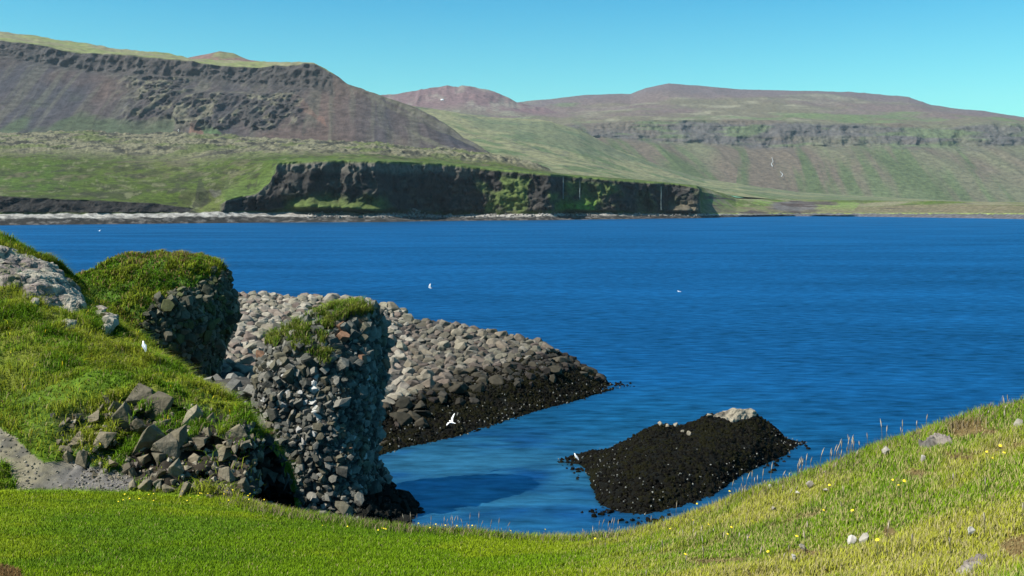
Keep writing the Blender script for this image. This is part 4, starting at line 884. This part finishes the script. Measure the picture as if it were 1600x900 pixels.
# ---- stones tumbled on the bank below the knoll
m_bank = rock_mat('brown_grey_rock', [(.10, .083, .055), (.15, .125, .08), (.065, .054, .038), (.19, .16, .11), (.12, .095, .06)], 5, .8, .04)
big = [(237, 692, 27), (262, 700, 22), (190, 660, 24), (245, 640, 24), (215, 625, 18), (165, 690, 18), (122, 690, 17), (150, 655, 15), (285, 690, 18), (300, 655, 16), (275, 735, 18), (250, 720, 17), (345, 715, 16), (355, 745, 15), (130, 720, 15), (195, 735, 12), (175, 725, 12), (205, 745, 11), (230, 760, 16), (310, 690, 15), (330, 660, 14), (370, 680, 15), (385, 700, 13), (320, 760, 14), (290, 768, 14), (265, 765, 12), (100, 705, 11), (112, 672, 11), (180, 640, 13), (200, 690, 14), (215, 665, 15), (225, 720, 12), (150, 745, 10), (340, 690, 13), (360, 770, 12), (120, 655, 9), (140, 672, 10), (345, 770, 11), (390, 668, 10), (305, 720, 13)]
used = []
def bank_rock(x, y, r, k):
    q_, nn = S_N.locate(x, y, 5)
    if q_[1] > 27: return
    s_ = r * (1.4 if k < 14 else 1.2) / F * q_[1]
    lab = 'angular brown-grey rock tumbled on the bank below the grassy knoll'
    if k < 6: lab = ['large tilted grey slab in the middle of the rocky bank', 'block leaning on the right side of the large tilted slab', 'brown block with a shadowed hollow below it on the upper rocky bank', 'broad tan block high on the rocky bank under the overhanging grass', 'pale block at the top of the rocky bank with an orange lichen spot', 'squarish brown rock at the left of the rocky bank hollow'][k]
    place_rock('bank_rock', q_ + nn * s_ * .12, s_, m_bank, lab, 'rock', 'rocks tumbled on the bank below the knoll', seed=500 + k)
    used.append((x, y, r))
for k, (x, y, r) in enumerate(big): bank_rock(x, y, r, k)
g = np.random.default_rng(11); k = 60
for _ in range(2500):
    x, y = g.uniform(88, 412), g.uniform(622, 782); r = 3.5 + 9 * g.random() ** 1.7
    if not inpoly(np.array(x), np.array(y), [(85, 665), (130, 640), (200, 610), (300, 650), (395, 660), (425, 760), (405, 790), (320, 785), (200, 765), (120, 728), (85, 715)]): continue
    if any(math.hypot(x - a, y - b) < (r + c_) * .62 for a, b, c_ in used): continue
    bank_rock(x, y, r, k); k += 1
    if k > 170: break
# small stones and crags in the right slope
m_slope = rock_mat('slope_rock', [(.30, .26, .21), (.24, .21, .17), (.4, .37, .33)], 9, .7, .02)
m_white = rock_mat('white_rock', [(.42, .38, .33), (.33, .29, .25)], 9, .6, .015)
def slope_rock(x, y, r, label, white=False, seed=0):
    q_, nn = S_N.locate(x, y, 5); s_ = r * .82 / F * q_[1]
    place_rock('stone', q_ + nn * (s_ * .45 + .03), s_, m_white if white else m_slope, label, 'stone', seed=900 + seed)
for k, a in enumerate([(1336, 852, 12, 'white topped stone lying in the grass low on the right slope', True), (1352, 853, 14, 'brown stone against the white topped stone on the right slope', False),
  (1243, 878, 9, 'small white stone in the grass near the bottom edge', True), (1258, 862, 8, 'small grey stone just above the small white stone near the bottom edge', False),
  (1390, 711, 13, 'greyish lone stone below the edge of the right slope, down from the crag', False), (1447, 724, 8, 'small pale stone beside the brown soil patch on the right slope', True),
  (1248, 776, 6, 'tiny white stone at the lower edge of the slope above the sea rock', True), (1292, 771, 6, 'tiny dark stone right of the tiny white stone at the slope edge', False),
  (1593, 668, 12, 'dark grey stone at the right end of the slope near its crest', False), (1522, 843, 12, 'brown stone half sunk in the grass right of the white topped stone', False),
  (1205, 765, 7, 'grey stone on the slope edge nearest the sea rock', False), (1270, 762, 8, 'flat grey stone sunk in the turf by the slope edge', False), (1212, 800, 6, 'small brown stone in the turf just inside the slope edge', False)]):
    slope_rock(a[0], a[1], a[2], a[3], a[4], k)
outcrop('rock_outcrop', S_N, [(1432, 698), (1450, 690), (1470, 683), (1492, 684), (1490, 694), (1470, 697), (1452, 706), (1440, 703)], .16, m_pale, grey_c, step=.03, label='low jagged crag near the crest of the right grassy slope', cat='rock outcrop', ns=.6)
outcrop('rock_outcrop', S_N, [(1490, 905), (1495, 893), (1515, 882), (1545, 868), (1552, 876), (1535, 892), (1520, 905)], .11, m_pale, grey_c, step=.02, label='long grey rock at the bottom right corner of the grassy slope', cat='rock outcrop', ns=.6)
# dandelions
m_pet = plain('yellow_petals', (.75, .55, .02), .7); m_stk = plain('flower_stalk', (.09, .14, .03), .7)
def flower():
    V = [(0, 0, .012)]; 
    for a in range(14): V.append((math.cos(a * math.pi / 7) * .021 * (1 if a % 2 else .8), math.sin(a * math.pi / 7) * .021 * (1 if a % 2 else .8), .004))
    V.append((0, 0, -.006)); Fc = [[0, 1 + a, 1 + (a + 1) % 14] for a in range(14)] + [[15, 1 + (a + 1) % 14, 1 + a] for a in range(14)]
    return np.array(V), np.array(Fc)
fv, ff = flower()
fo = mesh_np('flower_head', fv, [ff], m_pet, smooth=False); bpy.data.objects.remove(fo); fmesh = bpy.data.meshes['flower_head']
sv = np.array([(math.cos(a * 2.1) * .003, math.sin(a * 2.1) * .003, z) for z in (-.02, 1) for a in range(3)]); so_ = mesh_np('stalk', sv, [np.array([[0, 1, 4, 3], [1, 2, 5, 4], [2, 0, 3, 5]])], m_stk); bpy.data.objects.remove(so_); smesh = bpy.data.meshes['stalk']
spots = [(1562, 722), (1543, 737), (1551, 741), (1568, 733), (1396, 775), (1405, 783), (1412, 778), (1297, 781), (1286, 826), (1332, 824), (1048, 842), (1106, 838), (1136, 857), (1140, 786), (1070, 890), (931, 859), (1170, 866), (1246, 866), (1088, 798)]
g = np.random.default_rng(5)
for _ in range(26): spots.append((g.uniform(180, 440), 776 + g.uniform(0, 18)))
for _ in range(14): spots.append((g.uniform(470, 800), 825 + g.uniform(0, 14)))
for _ in range(5): spots.append((g.uniform(850, 1580), g.uniform(790, 895)))
GR = 'dandelions in the grass'
for k, (x, y) in enumerate(spots):
    q_, nn = S_N.locate(x, y, 5); hh = .09 + .05 * g.random() + (.07 if x > 850 else .03)
    lab = 'yellow dandelion on the lawn in front of the rocky bank' if x < 460 else ('yellow dandelion along the grassy rim of the cove' if x < 830 else 'yellow dandelion scattered on the right grassy slope')
    e = bpy.data.objects.new('dandelion', None); e.location = q_; COL.objects.link(e); tag(e, lab, 'flower', GR); s_ = g.uniform(.65, .95)
    st = bpy.data.objects.new('stalk', smesh); st.scale = (1, 1, hh); COL.objects.link(st); st.parent = e
    fl = bpy.data.objects.new('flower_head', fmesh); fl.location = (0, 0, hh); fl.scale = (s_, s_, s_ * .9); fl.rotation_euler = (R(g.uniform(10, 45)), 0, g.uniform(-1, 1)); COL.objects.link(fl); fl.parent = e

# ================================================================ SEA STACK AND BASALT PILLAR (lofted from horizontal sections)
class Loft:
    def __init__(s, levels, nz, na, n=3.0, shear=0.0, D=50.0):
        """levels: (py, pxl, pxr, yc, hd) at nominal distance D"""
        L_ = np.array(sorted(levels, key=lambda a: -a[0]), float); pys = np.linspace(L_[0, 0], L_[-1, 0], nz)
        f = lambda k: np.interp(-pys, -L_[:, 0], L_[:, k])
        pl, pr, yc, hd = f(1), f(2), f(3), f(4)
        a = np.linspace(0, 2 * math.pi, na, endpoint=False); ca, sa = np.cos(a), np.sin(a)
        ex = np.sign(ca) * np.abs(ca) ** (2 / n); ey = np.sign(sa) * np.abs(sa) ** (2 / n)
        xl = (pl - 800) / F * D; xr = (pr - 800) / F * D; cx = (xl + xr) / 2; hw = (xr - xl) / 2
        z = H - (pys - HZ) / F * D
        yy = yc[:, None] + hd[:, None] * ey[None]; xx = (cx[:, None] + hw[:, None] * ex[None]) * 1.0 + shear * (yy - yc[:, None])
        s.P = np.stack([xx, yy, np.repeat(z[:, None], na, 1)], -1); s.nz, s.na = nz, na
    def normals(s):
        Pn = s.P; a = np.roll(Pn, -1, 1) - np.roll(Pn, 1, 1); b = np.gradient(Pn, axis=0); n = np.cross(a, b); n /= np.linalg.norm(n, axis=-1, keepdims=True) + 1e-9
        return n
    def build(s, name, mat, col):
        i = np.arange(s.nz * s.na).reshape(s.nz, s.na); j = np.roll(i, -1, 1)
        q = np.stack([i[:-1], j[:-1], j[1:], i[1:]], -1).reshape(-1, 4); cap = s.P[-1].mean(0); V = np.concatenate([s.P.reshape(-1, 3), [cap + (0, 0, .1)]])
        t_ = np.stack([i[-1], j[-1], np.full(s.na, s.nz * s.na)], -1)
        C = np.concatenate([col.reshape(-1, 3), col[-1].mean(0)[None]])
        return mesh_np(name, V, [q, t_], mat, C)
    def proj(s): return 800 + F * s.P[..., 0] / s.P[..., 1], HZ + F * (H - s.P[..., 2]) / s.P[..., 1]
    def scatter(s, n, wgt):
        P = s.P; ar = np.ones((s.nz - 1, s.na)); Q = np.roll(P, -1, 1)
        ar = np.linalg.norm(np.cross(P[1:] - P[:-1], Q[:-1] - P[:-1]), axis=-1)
        wt = (ar * wgt[:-1]).ravel(); wt = wt / wt.sum(); k = rng.choice(len(wt), n, p=wt); i, j = np.unravel_index(k, ar.shape); j2 = (j + 1) % s.na
        u = rng.random((n, 1)); v = rng.random((n, 1))
        return (P[i, j] * (1-u) + P[i+1, j] * u) * (1-v) + (P[i, j2] * (1-u) + P[i+1, j2] * u) * v, i, j
m_basalt = rock_mat('basalt_blocks', None, 5, .7, .03, lichen=None, vcol=True)
stone_core = ground_mat('basalt_core', 1.5, .4, .6, 3, dist=.1)
# sea stack
SL = Loft([(640, 60, 318, 55, 5.5), (580, 70, 322, 55, 5.5), (556, 80, 326, 55, 5.4), (530, 85, 340, 55, 5.2), (495, 92, 350, 55.3, 4.9), (470, 98, 345, 55.6, 4.5), (450, 106, 339, 56, 4.1), (435, 118, 335, 56.3, 3.7), (418, 145, 328, 56.6, 3.0), (407, 175, 305, 56.8, 2.2), (401, 205, 285, 57, 1.2), (398.5, 235, 262, 57, .5)], 120, 240, 2.05, .12, 55)
X, Y, Z = [SL.P[..., k].copy() for k in range(3)]; N = SL.normals()
SL.P += N * (.35 * fbm(X * .5, Y * .5, Z * .5, 5, 3) + .28 * ridge(X * .9, Y * .9, Z * .9, 4, 5) - .15)[..., None]
PX, PY = SL.proj(); N = SL.normals(); n2 = fbm(X * 1.2, Y * 1.2, Z * 1.2, 4, 8)
gl = np.interp(PX, [100, 180, 215, 240, 270, 300, 325, 345], [700, 600, 520, 480, 468, 452, 440, 432])   # lower limit of the turf
front_ = N[..., 1] < .3
tg = np.clip(sstep(10, -10, PY - gl + 22 * n2), 0, 1)
tg = np.where(PX > 328, tg * (N[..., 2] > .3), tg)
c = mix(np.broadcast_to((.06, .055, .045), SL.P.shape), (.055, .10, .012), tg)
stack = SL.build('sea_stack', stone_core, c); tag(stack, 'grass-topped basalt sea stack with a black shaded side at the left of the cove', 'sea stack')
pos, i, j = SL.scatter(14000, (1 - tg) * (Y < 60) * (PX > 200)); sz = np.where(rng.random(len(pos)) < .015, rng.uniform(.2, .38, len(pos)), .07 + .14 * rng.random(len(pos)) ** 2); kp = thin(pos, sz, .46); pos, sz, i, j = pos[kp], sz[kp], i[kp], j[kp]
base = np.array([(.075, .07, .05), (.11, .10, .07), (.05, .05, .032), (.065, .07, .028)])[rng.integers(0, 4, len(pos))] * rng.uniform(.7, 1.3, (len(pos), 1))
o = heap('rock_face', pos, sz, PRISM, FI2, base, m_basalt, tilt=.35, axis=N[i, j]); o.parent = stack
pos, i, j = SL.scatter(52000, tg * (Y < 60) * (.4 + sstep(-.2, .2, n2))); k = fbm(pos[:, 0], pos[:, 1], pos[:, 2], 3, 9)
col = mix(np.broadcast_to((.06, .13, .006), (len(pos), 3)), (.15, .19, .015), sstep(-.2, .3, k)) * rng.uniform(.55, 1.6, (len(pos), 1)); d_ = (rng.random(len(pos)) < .10) | ((Z[i, j] > 10.9) & (rng.random(len(pos)) < .25)); col[d_] = np.array((.25, .16, .08)) * rng.uniform(.6, 1.1, (d_.sum(), 1))
o = blades('turf_cap', pos, rng.uniform(.14, .38, len(pos)) * (.6 + .8 * sstep(-.3, .3, k)), rng.uniform(.03, .06, len(pos)), col, GM, .8, droop=True); o.parent = stack
# basalt pillar with the arch beside it
PL = Loft([(845, 470, 690, 45.3, 3.2), (825, 470, 668, 45.3, 3.0), (800, 462, 636, 45.4, 2.5), (775, 462, 604, 45.5, 2.3), (740, 448, 580, 45.5, 2.2), (700, 442, 578, 45.6, 2.2), (660, 428, 580, 45.8, 2.3), (620, 410, 584, 46, 2.4), (590, 404, 589, 46.2, 2.4), (560, 412, 591, 46.4, 2.3), (535, 428, 590, 46.6, 2.2), (515, 440, 588, 46.8, 1.9), (500, 480, 584, 47, 1.5), (490, 520, 578, 47, .9), (486, 545, 570, 47, .4)], 160, 260, 2.7, .22, 45.5)
X, Y, Z = [PL.P[..., k].copy() for k in range(3)]; N = PL.normals()
PL.P += N * (.28 * fbm(X * .6, Y * .6, Z * .6, 4, 13) + .26 * ridge(X * .9, Y * .9, Z * .7, 3, 5) - .16)[..., None]
N = PL.normals(); PX, PY = PL.proj()
c = mix(np.broadcast_to((.04, .038, .035), PL.P.shape), (.012, .012, .008), (Z < 1.2).astype(float))
pil = PL.build('basalt_pillar', stone_core, c); tag(pil, 'tall pillar of blocky grey basalt columns standing at the cove edge with grass tufts on top', 'rock pillar')
pos, i, j = PL.scatter(42000, (Y < 49.5) * 1.0); sz = np.where((rng.random(len(pos)) < .006) & (pos[:, 2] < 8.3), rng.uniform(.2, .34, len(pos)), .075 + np.where(pos[:, 2] > 6.5, .20, .125) * rng.random(len(pos)) ** 3); kp = thin(pos, sz, .44); pos, sz, i, j = pos[kp], sz[kp], i[kp], j[kp]
cc = np.array([(.085, .083, .07), (.13, .125, .105), (.06, .06, .05), (.17, .16, .135), (.10, .09, .062)])[rng.integers(0, 5, len(pos))] * rng.uniform(.75, 1.25, (len(pos), 1))
sp = rng.random(len(pos)); cc[sp < .02] = (.16, .09, .055); cc[(sp > .035) & (sp < .06) & (sz < .2)] = (.32, .31, .29)
pxx = 800 + F * pos[:, 0] / pos[:, 1]; pyy = HZ + F * (H - pos[:, 2]) / pos[:, 1]
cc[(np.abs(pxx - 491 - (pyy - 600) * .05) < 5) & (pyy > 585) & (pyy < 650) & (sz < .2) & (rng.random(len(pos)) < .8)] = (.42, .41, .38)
wetm = (pos[:, 2] < 1.3) & (800 + F * pos[:, 0] / pos[:, 1] > 560); cc[wetm] = np.array((.007, .007, .005))
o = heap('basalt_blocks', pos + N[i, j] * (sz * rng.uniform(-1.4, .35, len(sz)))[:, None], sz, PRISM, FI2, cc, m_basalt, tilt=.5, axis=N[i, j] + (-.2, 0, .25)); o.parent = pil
print('blocks', len(pos))
# grass hanging over the pillar's top
TUFT = [[(418, 520), (432, 516), (440, 535), (436, 552), (420, 540)], [(445, 520), (480, 505), (510, 490), (530, 484), (578, 482), (576, 494), (545, 500), (525, 512), (505, 540), (480, 545), (455, 548)], [(478, 556), (492, 552), (515, 556), (514, 572), (480, 574)]]
tm = np.zeros(PX.shape); 
for t_ in TUFT: tm = np.maximum(tm, inpoly(PX, PY, t_) * 1.0)
tm *= (N[..., 1] < .2) & (Y < 47.5)
pos, i, j = PL.scatter(15000, tm + 1e-9); k = fbm(pos[:, 0] * 2, pos[:, 1] * 2, pos[:, 2] * 2, 3, 9)
ok = (k > -.12) & (rng.random(len(pos)) < .7); pos, i, j, k = pos[ok], i[ok], j[ok], k[ok]
col = mix(np.broadcast_to((.06, .13, .01), (len(pos), 3)), (.18, .22, .03), sstep(-.2, .3, k)) * rng.uniform(.5, 1.6, (len(pos), 1)); d_ = rng.random(len(pos)) < .15; col[d_] = (.26, .22, .11)
bpos = pos + N[i, j] * .22
o = blades('grass_cover', bpos, rng.uniform(.2, .6, len(pos)), rng.uniform(.018, .036, len(pos)), col, GM, 1.0, droop=True); o.parent = pil
# rock mass added behind the pillar so the gap reads as a dark recess
GLf = Loft([(850, 330, 475, 49, 2.6), (760, 330, 470, 49, 2.5), (700, 320, 450, 49, 2.3), (650, 300, 430, 49, 2.1), (610, 300, 410, 49, 1.4)], 60, 120, 3, 0, 47)
X, Y, Z = [GLf.P[..., k].copy() for k in range(3)]; GLf.P += GLf.normals() * (.4 * fbm(X * .8, Y * .8, Z * .8, 4, 13))[..., None]
gw = GLf.build('gully_backing', stone_core, np.broadcast_to((.05, .046, .04), GLf.P.shape).copy()); tag(gw, 'added dark rock backing that fills the shaded gap left of the pillar', 'cliff')
pos, i, j = GLf.scatter(4000, np.ones(GLf.P.shape[:2])); sz = rng.uniform(.16, .36, len(pos)); kp = thin(pos, sz, .6); NN = GLf.normals()
o = heap('rock_face', pos[kp], sz[kp], PRISM, FI2, np.array((.13, .125, .11)) * rng.uniform(.6, 1.4, (len(kp), 1)), m_basalt, tilt=.5, axis=NN[i[kp], j[kp]]); o.parent = gw

# ================================================================ GULLS
m_gull = plain('white_feathers', (.8, .8, .78), .7); m_gw = plain('grey_wing', (.42, .44, .47), .7); m_bill = plain('yellow_bill', (.6, .4, .05), .5)
def tube(path, rad, seg=8, flat=1.0):
    V = []; path = [np.array(p_, float) for p_ in path]; n = len(path)
    for k, p_ in enumerate(path):
        d = path[min(k + 1, n - 1)] - path[max(k - 1, 0)]; d /= np.linalg.norm(d); u = np.cross(d, (0, 0, 1)) if abs(d[2]) < .95 else np.cross(d, (1, 0, 0)); u /= np.linalg.norm(u); v = np.cross(u, d)
        for s_ in range(seg):
            a = s_ / seg * 2 * math.pi; V.append(p_ + (u * math.cos(a) + v * math.sin(a) * flat) * rad[k])
    Fc = [[l * seg + k, l * seg + (k + 1) % seg, (l + 1) * seg + (k + 1) % seg, (l + 1) * seg + k] for l in range(n - 1) for k in range(seg)]
    return V, Fc
def gull(pos, rot, label, wings=None, stand=False, size=1.0):
    V, Fc = tube([(0, -.24, .0), (0, -.2, .0), (0, -.1, 0), (0, .0, .0), (0, .09, .03), (0, .15, .07), (0, .19, .085), (0, .225, .08), (0, .235, .078)], [.012, .03, .062, .075, .06, .04, .042, .026, .008], 12)
    o = mesh_np('gull', np.array(V), [np.array(Fc)], m_gull); tag(o, label, 'gull')
    V, Fc = tube([(0, .232, .078), (0, .262, .072), (0, .272, .066)], [.009, .006, .002], 6); mesh_np('bill', np.array(V), [np.array(Fc)], m_bill, parent=o)
    V, Fc = tube([(0, -.18, 0), (0, -.28, -.005), (0, -.33, -.008)], [.03, .045, .05], 8, .15); mesh_np('tail', np.array(V), [np.array(Fc)], m_gull, parent=o)
    for s_ in (-1, 1):
        if wings:
            u1, u2 = wings[0 if s_ < 0 else 1]; pth = [np.array((s_ * .04, .03, .03))]; L1, L2 = .26, .38
            p1 = pth[0] + np.array((s_ * L1 * math.cos(u1), .05, L1 * math.sin(u1))); p2 = p1 + np.array((s_ * L2 * math.cos(u2), -.12, L2 * math.sin(u2)))
            Vw = []; sec = [(pth[0], .10), ((pth[0] + p1) / 2, .095), (p1, .085), ((p1 * .6 + p2 * .4), .07), ((p1 * .25 + p2 * .75), .05), (p2, .012)]
            for (q_, ch) in sec:
                for a in range(8):
                    t_ = a / 8 * 2 * math.pi; Vw.append(q_ + np.array((0, math.cos(t_) * ch, math.sin(t_) * ch * .12)))
            Fw = [[l * 8 + k, l * 8 + (k + 1) % 8, (l + 1) * 8 + (k + 1) % 8, (l + 1) * 8 + k] for l in range(5) for k in range(8)]
        else:
            Vw, Fw = tube([(s_ * .045, .08, .03), (s_ * .066, 0, .03), (s_ * .05, -.14, .02), (s_ * .02, -.3, .02)], [.03, .045, .035, .006], 8)
        mesh_np('wing', np.array(Vw), [np.array(Fw)], m_gull if wings else m_gw, parent=o)
        if stand:
            Vl, Fl = tube([(s_ * .03, .0, -.05), (s_ * .03, .0, -.19)], [.008, .007], 6); mesh_np('leg', np.array(Vl), [np.array(Fl)], m_bill, parent=o)
    o.location = pos; o.rotation_euler = rot; o.scale = (size,) * 3
    return o
gull(W(706, 660, 52), (R(5), R(-12), R(55)), 'white gull gliding low over the weed at the foot of the breakwater', ((.15, -.05), (1.0, 1.15)), size=.72)
gull(W(672, 450, 100), (0, 0, R(80)), 'white gull flying over open water beyond the breakwater crest', ((1.2, 1.5), (1.2, 1.45)), size=.7)
gull(W(155, 361, 260), (0, 0, R(70)), 'tiny white gull far out near the shingle shore', ((.6, .3), (.6, .3)), size=1.1)
q_ = np.array(W(1061, 455, 166)); q_[2] = .05; gull(q_, (0, 0, R(60)), 'tiny white gull floating on the open bay', size=1.2)
q_, nn = SK.locate(898, 722, 4); gull(q_ + np.array((0, -.25, .42)), (R(38), 0, R(50)), 'white gull standing on the low left end of the sea rock', stand=True, size=.75)
q_, nn = S_N.locate(226, 556, 5); gull(q_ + np.array((0, 0, .28)), (R(40), 0, R(40)), 'white bird sitting on the turf edge below the sea stack', stand=True, size=.65)

# ================================================================ AIR
m_h = bpy.data.materials.new('haze'); m_h.use_nodes = True; t = m_h.node_tree; t.nodes.clear()
pv = t.nodes.new('ShaderNodeVolumePrincipled'); pv.inputs['Color'].default_value = (.72, .86, 1, 1); pv.inputs['Density'].default_value = 2.1e-5; pv.inputs['Anisotropy'].default_value = .1
ou = t.nodes.new('ShaderNodeOutputMaterial'); t.links.new(pv.outputs[0], ou.inputs['Volume'])
hx = np.array([[sx, sy, sz_] for sx in (-58000, 58000) for sy in (-60, 10200) for sz_ in (-4, 1150)], float)
ho = mesh_np('haze', hx, [np.array([[0, 1, 3, 2], [4, 6, 7, 5], [0, 4, 5, 1], [2, 3, 7, 6], [0, 2, 6, 4], [1, 5, 7, 3]])], m_h, smooth=False); tag(ho, kind='stuff')
